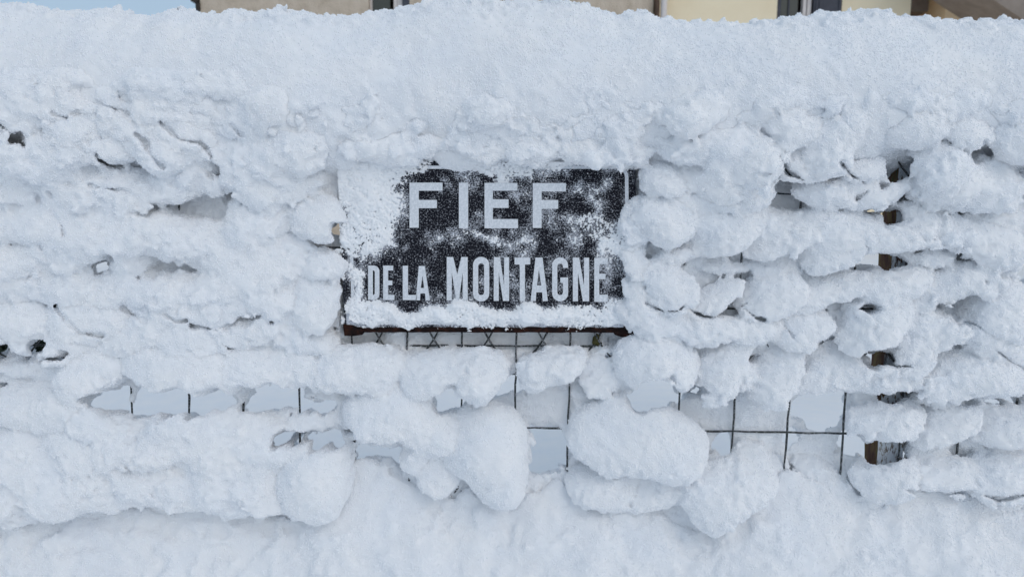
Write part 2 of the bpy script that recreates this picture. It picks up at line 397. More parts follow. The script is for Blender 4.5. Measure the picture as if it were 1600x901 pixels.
    bm_obj('roof', bm, ROOF, c, origin=((xa + X(2010)) / 2, Yc + 3, zr))
house()

# ================================================================== FENCE
VX = [-400, -313, -226, -140, -53, 30, 118, 206, 295, 380, 467, 552, 637, 721, 806, 889, 975, 1061, 1148, 1233, 1321, 1411, 1502, 1591, 1680, 1770, 1860, 1950, 2040]
def build_fence():
    f = empty('wire_fence', (0, 0, GZ))
    tag(f, 'dark green garden wire fence with looped wires, buried in snow', 'fence')
    def wire(name, pts, r=0.0016, n=None):
        pts = np.asarray(pts, float)
        if n: pts = resample(pts, n)
        c = pts.mean(0); me = tube_mesh(name, pts - c, r, 6, 0.35)
        o = link(name, me, WIRE, f, Vector(c) - f.location)
    x620 = [P(v, 620)[0] for v in VX]
    for x in x620:
        pts = [(x + random.uniform(-.0012, .0012), random.uniform(-.001, .001), z) for z in np.linspace(-0.325, 0.30, 26)]
        wire('vertical_wire', pts)
    for a, b in ((236, 243), (293, 306), (382, 397), (478, 484), (539.5, 542), (576, 594), (655, 683)):
        pa, pb = P(0, a), P(1600, b); sl = (pb[2] - pa[2]) / (pb[0] - pa[0])
        xs = np.linspace(-1.42, 1.42, 120)
        wire('horizontal_wire', [(x, 0.004 + random.uniform(-.0006, .0006), pa[2] + sl * (x - pa[0]) + random.uniform(-.0008, .0008)) for x in xs])
    for row, (dy, tilt) in enumerate(((0, 1), (288, 1))):
        for x in x620:
            pts = []
            for u, w in ((-54, 222), (-48, 232), (-42, 243), (-33, 256), (-18, 273), (0, 281), (18, 273), (33, 256), (42, 243), (48, 232), (54, 222)):
                q = P(800 + u, w + dy + (0 if row else 0)); pts.append((x + q[0] - P(800, w + dy)[0], -0.004 if u < 0 else 0.0035, q[2]))
            wire('hoop_wire', pts, n=26)
    for xa, xb in zip(x620[:-1], x620[1:]):     # closing loops at the foot
        m = (xa + xb) / 2; hw = (xb - xa) / 2; zb = P(800, 784)[2]; pts = []
        for a in np.linspace(0, math.pi, 18): pts.append((m - hw * math.cos(a), 0.0, zb + 0.055 * (1 - math.sin(a) ** .8)))
        wire('loop_wire', pts)
build_fence()

# ------------------------------------------------------------------ post behind the wires
def post():
    xl = P(1371, 705, 0.012)[0]; w = 0.040
    p = empty('fence_post', (xl + w / 2, 0.034, GZ)); tag(p, 'rusty square fence post with lichen and frost behind the wires', 'post')
    n = 60; V = []; F = []
    rng = np.random.default_rng(5)
    prof = [(-.5, -.5), (-.17, -.5), (.17, -.5), (.5, -.5), (.5, .5), (-.5, .5), (-.5, .17), (-.5, -.17)]
    for i in range(n):
        z = -.15 + 1.02 * i / (n - 1)
        for (a, b) in prof:
            V.append((a * w + rng.normal(0, .0006), b * 0.044 + rng.normal(0, .0006), z))
    k = len(prof)
    for i in range(n - 1):
        for j in range(k): F.append((i * k + j, i * k + (j + 1) % k, (i + 1) * k + (j + 1) % k, (i + 1) * k + j))
    link('shaft', mesh_np('shaft', np.array(V), np.array(F), False), POST, p)
    box('post_cap', (xl - .003, .034 - .026, GZ + .87), (xl + w + .003, .034 + .026, GZ + .885), RUST, p, .003)
post()

# ------------------------------------------------------------------ sign
SY = -0.016
def build_sign():
    s = empty('street_sign', tuple(P(766, 385, SY)))
    tag(s, 'dark enamel sign reading FIEF DE LA MONTAGNE, half covered with snow', 'sign')
    L0 = Vector(s.location)
    def lp(px, py, y=0.0):
        q = P(px, py, SY); return Vector((q[0], q[1] + y, q[2])) - L0
    # plate: rounded outline, slightly domed
    def rounded(c, r, n=6):
        out = []
        for i, (x, y) in enumerate(c):
            sx = 1 if i in (0, 3) else -1; sy = 1 if i in (0, 1) else -1
            a0 = {0: 180, 1: 270, 2: 0, 3: 90}[i]
            for k in range(n + 1):
                a = math.radians(a0 + 90 * k / n); out.append((x + sx * r + r * math.cos(a), y + sy * r + r * math.sin(a)))
        return out
    out = rounded([(529, 252), (993, 250), (996, 518), (538, 518)], 9)
    bm = bmesh.new()
    fr = [bm.verts.new(lp(x, y, 0)) for x, y in out]; inn = [bm.verts.new(lp(766 + (x - 766) * .985, 385 + (y - 385) * .975, -.0022)) for x, y in out]
    bk = [bm.verts.new(lp(x, y, .003)) for x, y in out]; n = len(out)
    bm.faces.new(inn)
    for i in range(n):
        j = (i + 1) % n; bm.faces.new((inn[i], inn[j], fr[j], fr[i])); bm.faces.new((fr[i], fr[j], bk[j], bk[i]))
    bm.faces.new(bk[::-1]); bmesh.ops.recalc_face_normals(bm, faces=bm.faces)
    bm_obj('plate', bm, ENAMEL, s).location = (0, 0, 0)
    # rusty lower edge
    bm = bmesh.new()
    xs = np.linspace(540, 994, 60)
    top = [bm.verts.new(lp(x, 509.5 + 2.0 * random.random(), -.0031)) for x in xs]; bot = [bm.verts.new(lp(x, 517.6 + .9 * random.random() + (x - 540) * .002, -.0031)) for x in xs]
    bot2 = [bm.verts.new(lp(x, 518.2, .004)) for x in xs]
    for i in range(59):
        bm.faces.new((top[i], top[i + 1], bot[i + 1], bot[i])); bm.faces.new((bot[i], bot[i + 1], bot2[i + 1], bot2[i]))
    bmesh.ops.recalc_face_normals(bm, faces=bm.faces); o = bm_obj('rusty_edge', bm, RUST, s); o.location = (0, 0, 0)
    def tab(pts):
        bm = bmesh.new(); a = [bm.verts.new(lp(x, y, -.0042)) for x, y in pts]; b = [bm.verts.new(lp(x, y, .006)) for x, y in pts]
        bm.faces.new(a); bm.faces.new(b[::-1]); n = len(a)
        for i in range(n): bm.faces.new((a[i], a[(i + 1) % n], b[(i + 1) % n], b[i]))
        bmesh.ops.recalc_face_normals(bm, faces=bm.faces); o = bm_obj('corner_bracket', bm, RUST, s); o.location = (0, 0, 0)
    tab([(536.5, 506), (552, 507), (566, 513), (571, 517), (567, 522), (552, 524), (539, 523.5)])
    tab([(956, 516), (972, 512), (984, 500), (991, 494), (997, 497), (998, 515), (990, 523), (972, 526), (960, 522)])
    # white border line
    bm = bmesh.new()
    o1 = rounded([(544, 259), (981.5, 259), (983, 506), (550, 506)], 17, 8); o2 = rounded([(549, 264), (976, 264), (977.5, 501), (555, 501)], 13, 8)
    a = [bm.verts.new(lp(x, y, -.0029)) for x, y in o1]; b = [bm.verts.new(lp(x, y, -.0029)) for x, y in o2]; n = len(a)
    for i in range(n): bm.faces.new((a[i], a[(i + 1) % n], b[(i + 1) % n], b[i]))
    bmesh.ops.recalc_face_normals(bm, faces=bm.faces); o = bm_obj('border_line', bm, WHITE_ENAMEL, s); o.location = (0, 0, 0)
    # letters
    def letter(loops):
        cu = bpy.data.curves.new('letter', 'CURVE'); cu.dimensions = '2D'; cu.fill_mode = 'BOTH'; cu.extrude = 0.0004
        for lp_ in loops:
            sp = cu.splines.new('POLY'); sp.points.add(len(lp_) - 1); sp.use_cyclic_u = True
            for p, (x, y) in zip(sp.points, lp_):
                q = P(x, y, SY); p.co = (q[0] - L0.x, q[2] - L0.z, 0, 1)
        tmp = bpy.data.objects.new('tmp', cu); COL.objects.link(tmp)
        dg = bpy.context.evaluated_depsgraph_get(); me = bpy.data.meshes.new_from_object(tmp.evaluated_get(dg))
        bpy.data.objects.remove(tmp); bpy.data.curves.remove(cu); me.name = 'letter'; me.materials.clear()
        c = Vector((0, 0, 0))
        for v in me.vertices: c += v.co
        c /= len(me.vertices); me.transform(Matrix.Translation(-c))
        me.transform(Matrix(((1, 0, 0, 0), (0, 0, -1, 0), (0, 1, 0, 0), (0, 0, 0, 1))))
        link('letter', me, WHITE_ENAMEL, s, Vector((c.x, -.0034, c.y)))
    R = lambda x0, y0, x1, y1: [(x0, y0), (x1, y0), (x1, y1), (x0, y1)]
    def Fl(x0, xs, xt, xm, y0, yb, m0, m1, y1): return [[(x0, y0), (xt, y0), (xt, yb), (xs, yb), (xs, m0), (xm, m0), (xm, m1), (xs, m1), (xs, y1), (x0, y1)]]
    def El(x0, xs, xt, xm, xb, y0, yb, m0, m1, b0, y1): return [[(x0, y0), (xt, y0), (xt, yb), (xs, yb), (xs, m0), (xm, m0), (xm, m1), (xs, m1), (xs, b0), (xb, b0), (xb, y1), (x0, y1)]]
    def Nl(x0, x1, y0, y1, w, d): return [[(x0, y0), (x0 + d, y0), (x1 - w, y1 - 24), (x1 - w, y0), (x1, y0), (x1, y1), (x1 - d, y1), (x0 + w, y0 + 24), (x0 + w, y1), (x0, y1)]]
    def Al(x0, x1, a0, a1, y0, y1, w):
        mid = (x0 + x1) / 2; H = y1 - y0; yb = y0 + .64 * H; yc = y0 + .80 * H
        l = lambda y: x0 + w + (a0 + w * .62 - x0 - w) * (y1 - y) / H
        r = lambda y: x1 - w + (a1 - w * .62 - x1 + w) * (y1 - y) / H
        return [[(x0, y1), (a0, y0), (a1, y0), (x1, y1), (x1 - w, y1), (r(yc), yc), (l(yc), yc), (x0 + w, y1)], [(mid - .4, y0 + .30 * H), (r(yb) - .4, yb), (l(yb) + .4, yb), (mid - .8, y0 + .30 * H)]]
    def pill(x0, x1, y0, y1, r, n=8):
        out = []
        for cx, cy, a0 in ((x1 - r, y0 + r, -90), (x1 - r, y1 - r, 0), (x0 + r, y1 - r, 90), (x0 + r, y0 + r, 180)):
            for k in range(n + 1):
                a = math.radians(a0 + 90 * k / n); out.append((cx + r * math.cos(a), cy + r * math.sin(a)))
        return out
    letter(Fl(640.3, 654.8, 691.8, 683, 285.3, 298, 312.3, 325.2, 355.5))
    letter([R(717.2, 285.4, 731.8, 356.3)])
    letter(El(757.2, 770.2, 808.4, 794.7, 809.3, 285.7, 298, 311.2, 324.8, 342, 356.4))
    letter(Fl(832.4, 846.2, 884, 872, 286, 299.2, 312.4, 326.2, 355.9))
    dl = []
    for cx, cy, a0 in ((584.5, 423.5, -90), (584.5, 458.5, 0)):
        for k in range(9):
            a = math.radians(a0 + 90 * k / 8); dl.append((cx + 9.0 * math.cos(a), cy + 9.2 * math.sin(a)))
    letter([[(575.9, 414.2)] + dl + [(575.9, 467.7)], [(583.2, 422), (585, 422), (586.3, 424), (586.3, 458), (585, 460), (583.2, 460)]])
    letter(El(599.3, 607, 615, 613.6, 616.8, 414.4, 422, 437.6, 445, 460, 467.9))
    letter([[(629.8, 414.6), (638, 414.6), (638, 460), (651.4, 460), (651.4, 468), (629.8, 468)]])
    letter(Al(650.2, 672.2, 654.8, 664, 415, 468.4, 6.6))
    letter([[(698.3, 401), (708.4, 401), (714.7, 428), (721, 401), (731, 401), (731, 468.4), (723.2, 468.4), (723.2, 425), (717.4, 468.4), (713, 468.4), (706.2, 425), (706.2, 468.4), (698.3, 468.4)]])
    letter([pill(739.3, 764.6, 400.8, 470.2, 12.4), pill(747.4, 756.6, 411, 460.2, 4.4)[::-1]])
    letter(Nl(771.6, 795.5, 401.2, 469.4, 7.8, 9.5))
    letter([[(804, 402), (828.3, 402), (828.3, 412.6), (820.2, 412.6), (820.2, 469.6), (812, 469.6), (812, 412.6), (804, 412.6)]])
    letter(Al(829, 855.9, 836.6, 847.6, 401.8, 469.6, 8.0))
    gp = []
    for k in range(9): a = math.radians(0 - 90 * k / 8); gp.append((875 + 12.4 * math.cos(a), 414 + 12.4 * math.sin(a)))
    for k in range(9): a = math.radians(-90 - 90 * k / 8); gp.append((875 + 12.4 * math.cos(a), 414 + 12.4 * math.sin(a)))
    for k in range(9): a = math.radians(180 - 90 * k / 8); gp.append((875 + 12.4 * math.cos(a), 457.6 + 12.4 * math.sin(a)))
    for k in range(9): a = math.radians(90 - 90 * k / 8); gp.append((875 + 12.4 * math.cos(a), 457.6 + 12.4 * math.sin(a)))
    gp += [(887.4, 432.8), (875.2, 432.8), (875.2, 440.8), (879.4, 440.8), (879.4, 456)]
    for k in range(7): a = math.radians(0 + 180 * k / 6); gp.append((875 + 4.4 * math.cos(a), 456 + 4.4 * math.sin(a)))
    for k in range(7): a = math.radians(180 + 180 * k / 6); gp.append((875 + 4.4 * math.cos(a), 415.5 + 4.4 * math.sin(a)))
    gp += [(879.4, 418), (887.4, 418)]
    letter([gp])
    letter(Nl(894.8, 920.2, 402, 470, 8, 9.8))
    letter(El(928.2, 935.9, 949.2, 945.7, 949.3, 402.4, 412.2, 427, 435.6, 459.6, 470.8))
build_sign()

# thin snow sticking to the sign face: real relief, grain by grain, open where the enamel shows
SIGN_COVER = [(765, 255, 235, 8, 1.3),   # cx, cy, rx, ry, amount
    (578, 322, 42, 64, 1.05), (560, 285, 40, 30, 1.0), (600, 300, 30, 40, .5), (570, 372, 40, 22, 1.0), (547, 440, 11, 40, 1.0), (640, 252, 90, 9, 1.1), (590, 268, 50, 12, 1.2),
    (770, 496, 225, 14, 1.6), (640, 489, 90, 13, .75), (600, 487, 30, 10, .6), (850, 490, 120, 12, .6), (568, 482, 26, 16, .9), (972, 488, 30, 22, 1.3), (991, 432, 19, 64, 1.9), (990, 368, 32, 34, 1.5), (925, 362, 38, 20, .75), (900, 345, 20, 12, .45),
    (745, 372, 34, 10, .40), (690, 372, 26, 10, .28), (800, 378, 40, 10, .3), (960, 385, 40, 14, .8), (850, 253, 150, 11, 1.2), (775, 275, 18, 18, .75), (815, 272, 14, 12, .8), (870, 268, 30, 9, .5), (925, 305, 20, 20, .3), (940, 285, 16, 12, .3), (850, 445, 18, 16, .35)]
def build_sign_snow():
    h = 0.00085
    a = P(529, 249, SY); b = P(998, 519, SY)
    nx = int((b[0] - a[0]) / h); nz = int((a[2] - b[2]) / h)
    x = a[0] + h * np.arange(nx)[:, None]; z = b[2] + h * np.arange(nz)[None, :]
    px, py = project(x, np.full_like(x, SY), z)
    rng = np.random.default_rng(21)
    c = np.full((nx, nz), -0.12, np.float32)
    wx = noise_grid((nx, nz), h, 0.03, rng) * 6 + noise_grid((nx, nz), h, 0.012, rng) * 3.5; wy = noise_grid((nx, nz), h, 0.03, rng) * 5 + noise_grid((nx, nz), h, 0.012, rng) * 3.5
    for cx, cy, rx, ry, am in SIGN_COVER:
        q = ((px + wx - cx) / rx) ** 2 + ((py + wy - cy) / ry) ** 2
        c += am * np.exp(-q ** 1.25 * .9)
    n1 = noise_grid((nx, nz), h, 0.024, rng); n2 = noise_grid((nx, nz), h, 0.011, rng); n3 = noise_grid((nx, nz), h, 0.0050, rng); n4 = noise_grid((nx, nz), h, 0.0021, rng); n5 = noise_grid((nx, nz), h, 0.0012, rng)
    v = np.clip(c, -1, 1.0) + 0.14 * n1 + 0.11 * n2 + 0.08 * n3 + 0.14 * n4 + 0.20 * n5
    dome = np.clip(c - .45 + .30 * n2 + .18 * n1 + .14 * n3 + .05 * n4, 0, 2.2)
    hgt = np.where(v > 0.40, 0.0003 + 0.0036 * np.clip(v - 0.40, 0, .8) + 0.0042 * dome, 0)
    # a thin frost on the enamel itself, thickest beside the stuck snow
    fr = np.clip(0.12 + 0.75 * np.clip(c + .12, 0, 1) + 0.16 * n1 + 0.15 * n2 + 0.10 * n3, 0, 1)[::2, ::2]
    fx, fz = np.broadcast_to(x, (nx, nz))[::2, ::2], np.broadcast_to(z, (nx, nz))[::2, ::2]
    ins = ((px > 533.5 + (py - 252) * .03) & (px < 991 + (py - 250) * .01) & (py > 253) & (py < 516))[::2, ::2]
    a_, b_ = fx.shape; i, j = np.nonzero(ins[:-1, :-1] & ins[1:, :-1] & ins[1:, 1:] & ins[:-1, 1:])
    F = np.stack([i * b_ + j, (i + 1) * b_ + j, (i + 1) * b_ + j + 1, i * b_ + j + 1], 1); u, inv = np.unique(F, return_inverse=True)
    sg = bpy.data.objects['street_sign']
    me = mesh_np('enamel_face', np.stack([fx.ravel()[u], np.full(len(u), SY - .00255), fz.ravel()[u]], 1) - np.array(sg.location), inv.reshape(F.shape))
    at = me.attributes.new('frost', 'FLOAT', 'POINT'); at.data.foreach_set('value', fr.ravel()[u].astype(np.float32))
    link('enamel_face', me, mat_frosted(), sg)
    # keep off the bare lower rim and the bracket corner
    edge = (py > 508 + 3 * n2) & (n3 < 1.1); hgt[edge] = 0
    hgt[(px < 566) & (py > 500 - 3 * n3) & (n4 < 1.3)] = 0
    hgt[(px < 545 + 2.5 * n3) & (py > 395) & (n4 < .5)] = 0
    ltr = ((px > 636) & (px < 888) & (py > 281) & (py < 360)) | ((px > 572) & (px < 953) & (py > 398) & (py < 473))
    hgt = np.where(ltr, np.minimum(hgt, 0.0010), hgt)
    on = hgt > 0
    cell = on[:-1, :-1] | on[1:, :-1] | on[1:, 1:] | on[:-1, 1:]
    yy = SY - 0.0022 - hgt + np.where(on, 0, 0.0006)
    ids = np.full((nx, nz), -1, np.int32); use = np.zeros((nx, nz), bool)
    use[:-1, :-1] |= cell; use[1:, :-1] |= cell; use[1:, 1:] |= cell; use[:-1, 1:] |= cell
    ids[use] = np.arange(use.sum())
    X = np.broadcast_to(x, (nx, nz)); Z = np.broadcast_to(z, (nx, nz))
    V = np.stack([X[use], yy[use], Z[use]], 1)
    i, j = np.nonzero(cell)
    F = np.stack([ids[i, j], ids[i + 1, j], ids[i + 1, j + 1], ids[i, j + 1]], 1)
    o = link('sign_snow', mesh_np('sign_snow', V, F), mat_snow('thin_snow', 0.2, 400))
    tag(o, 'grainy thin snow stuck on the face of the dark sign', kind='stuff')
build_sign_snow()
print('sign', round(time.time() - T0, 1))

# ================================================================== SNOW ON THE FENCE
CAP_TOP = [(-450, 12), (-100, 14), (0, 9), (14, 5), (35, 7), (62, 14), (75, 15), (100, 13), (130, 11), (150, 8), (172, 2), (188, 8), (198, 18), (212, 13), (228, 13), (238, 18), (256, 13), (268, 3), (288, 3), (298, 15), (312, 19), (345, 24), (364, 17), (410, 24), (440, 20), (490, 25), (530, 21), (570, 14), (585, 8), (605, 10),
           (640, 7), (665, 0), (740, 2), (790, 9), (830, 6), (870, 5), (920, 5), (960, 15), (985, 5), (1008, 0), (1022, 9), (1045, 12), (1075, 18), (1120, 21), (1165, 33), (1180, 28), (1200, 33), (1230, 27), (1258, 31), (1288, 20), (1312, 27), (1360, 19), (1395, 25), (1425, 32), (1455, 25), (1490, 30), (1560, 27), (1600, 32), (1750, 30), (2050, 34)]
CAP_LOW = ([.30, .42], [.124, .098])
def build_cap():
    h = 0.0032; lo = (-1.30, -0.10, 0.13); hi = (1.30, 0.22, 0.47)
    n, x, y, z = grid_axes(lo, hi, h)
    Yc, a = 0.062, 0.128
    zc = np.interp(x, [-1.3, -.8, 0, .8, 1.3], [P(800, q)[2] for q in (178, 178, 150, 150, 150)])
    xs, bs = [], []
    for px, py in CAP_TOP:
        d = ray(px, py); s = d[2] / d[1]; c = EYE[2] - s * EYE[1]
        X = P(px, py, .03)[0]; z0 = np.interp(X, [-1.3, -.8, 0, .8, 1.3], [P(800, q)[2] for q in (178, 178, 150, 150, 150)])
        xs.append(X); bs.append(math.sqrt(max((c - z0 + s * Yc) ** 2 - (s * a) ** 2, 1e-4)))
    rng = np.random.default_rng(31)
    b = np.interp(x, xs, bs).astype(np.float32); bl = np.interp(x, *CAP_LOW).astype(np.float32)
    dy = (y - Yc) / a; dz = (z - zc.astype(np.float32)) / b
    dz = np.where(dz < 0, dz * b / bl, dz); bb = np.where(dz < 0, bl, b)
    k0 = np.sqrt(dy * dy + dz * dz).astype(np.float32) + 1e-5; k1 = np.sqrt((dy / a) ** 2 + (dz / bb) ** 2).astype(np.float32) + 1e-5
    f = (k0 * (k0 - 1) / k1).astype(np.float32); rim = 0.8 + 2.6 * np.clip((dz - .72) / .2, 0, 1); del k0, k1, dy, dz, bb
    nz_ = noise_sum(n, h, [(0.12, 0.0060), (0.06, 0.0022), (0.026, 0.0003)], rng, 0.0) + rim * noise_sum(n, h, [(0.0068, 0.0004), (0.0055, 0.0008)], rng, 0.0)
    lowered = np.clip((zc.astype(np.float32) + 0.035 - z) / 0.06, 0, 1)
    f = f - nz_ - lowered * noise_sum(n, h, [(0.045, 0.0045), (0.023, 0.0045), (0.012, 0.0022), (0.007, 0.0012)], rng, 0.5)
    cap_edges(f)
    V, F = surface_nets(f, lo, h)
    o = link('snow_ridge', mesh_np('snow_ridge', V, F), SNOW)
    tag(o, 'thick rounded cap of snow lying along the whole fence top', 'snow ridge')
build_cap()
print('cap', round(time.time() - T0, 1))

# gaps where one looks through the fence (photo px ellipses: cx, cy, rx, ry)
GAPS = [(519, 257, 13, 11), (526, 362, 11, 10), (507, 396, 27, 11), (158, 416, 22, 22), (260, 425, 26, 8), (93, 424, 20, 5), (64, 541, 17, 14), (4, 546, 10, 10), (78, 560, 38, 8),
        (70, 592, 44, 10), (18, 598, 30, 12), (190, 630, 60, 30), (260, 628, 70, 32), (340, 627, 70, 32), (420, 625, 60, 28), (500, 634, 42, 18), (440, 686, 34, 20), (510, 688, 40, 22), (595, 710, 46, 22),
        (692, 618, 32, 26), (765, 606, 44, 16), (512, 545, 14, 7), (603, 553, 20, 12), (952, 553, 24, 15), (1018, 620, 42, 32), (1088, 612, 30, 18), (1170, 602, 14, 14), (1285, 640, 40, 34), (1338, 692, 16, 16),
        (1545, 627, 46, 9), (858, 700, 30, 36), (980, 731, 95, 6), (1130, 700, 17, 22), (1141, 323, 11, 6), (1362, 331, 17, 9), (1364, 405, 14, 8), (1396, 338, 16, 14), (1392, 410, 18, 12), (1400, 266, 22, 16), (1378, 560, 18, 12), (1384, 620, 32, 10), (1380, 706, 32, 20),
        (25, 216, 12, 12), (1585, 428, 30, 14), (375, 478, 9, 7), (355, 496, 9, 7), (202, 486, 10, 8), (283, 494, 20, 8), (328, 512, 14, 6), (444, 497, 9, 6), (425, 522, 10, 6), (20, 376, 8, 6), (232, 248, 9, 10), (325, 225, 8, 8), (1476, 478, 26, 6), (1345, 482, 26, 4), (1395, 478, 10, 7)]
CRACKS = [[(128, 148), (150, 160), (172, 168), (198, 178)], [(250, 190), (268, 205), (280, 218), (300, 222), (312, 222), (322, 232), (330, 246)], [(-5, 190), (20, 212), (40, 230)], [(150, 240), (158, 252), (170, 260), (190, 261)],
          [(212, 208), (228, 222), (234, 240), (255, 262)], [(360, 195), (378, 210)], [(82, 178), (105, 184)], [(88, 478), (100, 500), (125, 518), (160, 523)], [(192, 480), (205, 490), (228, 502)], [(258, 492), (275, 500), (292, 498)],
          [(300, 508), (340, 515)], [(345, 535), (360, 545), (385, 548)], [(95, 345), (98, 368)], [(140, 290), (200, 300)], [(1262, 178), (1290, 170)], [(1455, 205), (1480, 218), (1490, 230)], [(1545, 200), (1565, 192)], [(1540, 222), (1546, 240)], [(1219, 244), (1232, 270), (1256, 281)], [(1315, 255), (1330, 273), (1350, 284)], [(1356, 203), (1352, 236)],
          [(1010, 475), (1035, 485), (1060, 486), (1072, 474)], [(1075, 482), (1100, 495), (1116, 497)], [(1150, 482), (1166, 474)], [(1160, 480), (1180, 495), (1196, 500)], [(1225, 508), (1240, 525)], [(1280, 537), (1302, 527)],
          [(1320, 484), (1365, 481)], [(1340, 310), (1355, 300)], [(1372, 556), (1400, 572), (1432, 573)], [(1508, 503), (1525, 507), (1541, 518)], [(1465, 481), (1512, 484)], [(1555, 545), (1580, 565), (1604, 577)],
          [(1415, 765), (1450, 772), (1490, 770), (1520, 768), (1560, 781), (1604, 772)], [(1380, 412), (1415, 402), (1440, 392)], [(1318, 720), (1325, 750), (1342, 770)], [(1228, 700), (1234, 725), (1246, 735)]]
CARVE = [(519, 257, 11, 9), (525, 363, 9, 8), (64, 542, 13, 9), (4, 546, 7, 7), (78, 560, 34, 6), (260, 628, 60, 18), (340, 627, 60, 18), (420, 624, 46, 16), (175, 628, 38, 18), (950, 553, 16, 10),
         (1141, 323, 9, 4), (1360, 331, 15, 7), (1364, 405, 12, 6), (1396, 337, 19, 17), (1394, 411, 25, 14), (1402, 264, 26, 20), (1380, 560, 24, 13), (1384, 621, 36, 11), (1381, 706, 36, 22), (1338, 692, 14, 14), (25, 214, 12, 10), (700, 618, 20, 18), (158, 416, 11, 11),
         (1018, 618, 36, 26), (1080, 613, 18, 9), (1285, 645, 30, 24), (1545, 627, 42, 7), (858, 700, 24, 28), (1130, 700, 13, 18), (1585, 428, 28, 9), (588, 711, 28, 10), (445, 686, 26, 14), (510, 686, 32, 16), (500, 634, 34, 12), (1390, 240, 22, 3), (1345, 482, 22, 4)]
RECESS = [(1190, 670, 150, 110), (845, 632, 44, 40), (765, 625, 44, 28), (740, 531, 210, 16), (1215, 312, 40, 30), (1310, 332, 45, 18), (1160, 420, 18, 28), (1245, 425, 18, 28), (1335, 430, 18, 25), (1520, 390, 26, 55),
          (485, 372, 60, 26), (457, 340, 12, 30), (1068, 322, 12, 14), (1064, 395, 14, 14), (95, 330, 40, 16), (1240, 270, 30, 18), (1335, 275, 28, 14), (368, 296, 8, 10), (1390, 420, 50, 200), (1470, 330, 50, 22), (1440, 590, 50, 30), (1500, 715, 14, 20), (1558, 705, 14, 20), (980, 560, 20, 20), (35, 240, 12, 14), (250, 255, 12, 12)]
CAP_ZC = ([-1.3, -.8, 0, .8, 1.3], [P(800, q)[2] for q in (178, 178, 150, 150, 150)])
CLUMPS = []                                   # (label or None, blobs, crumb, k)
def clump(label, blobs, crumb=0.25, k=0.02): CLUMPS.append((label, blobs, crumb if crumb <= .03 else max(crumb, .17), k))
def ell(x, y, z, c, rx, rd, rz, r, sh, tz):
    dx, dz = x - c[0], z - c[2]; u = dx * math.cos(r) - dz * math.sin(r); w = dx * math.sin(r) + dz * math.cos(r)
    v = y - c[1] - sh * dx - tz * dz
    a, b_, e = u / rx, v / rd, w / rz
    k0 = np.sqrt(a * a + b_ * b_ + e * e) + 1e-6; k1 = np.sqrt((a / rx) ** 2 + (b_ / rd) ** 2 + (e / rz) ** 2) + 1e-6
    return (k0 * (k0 - 1) / k1).astype(np.float32)
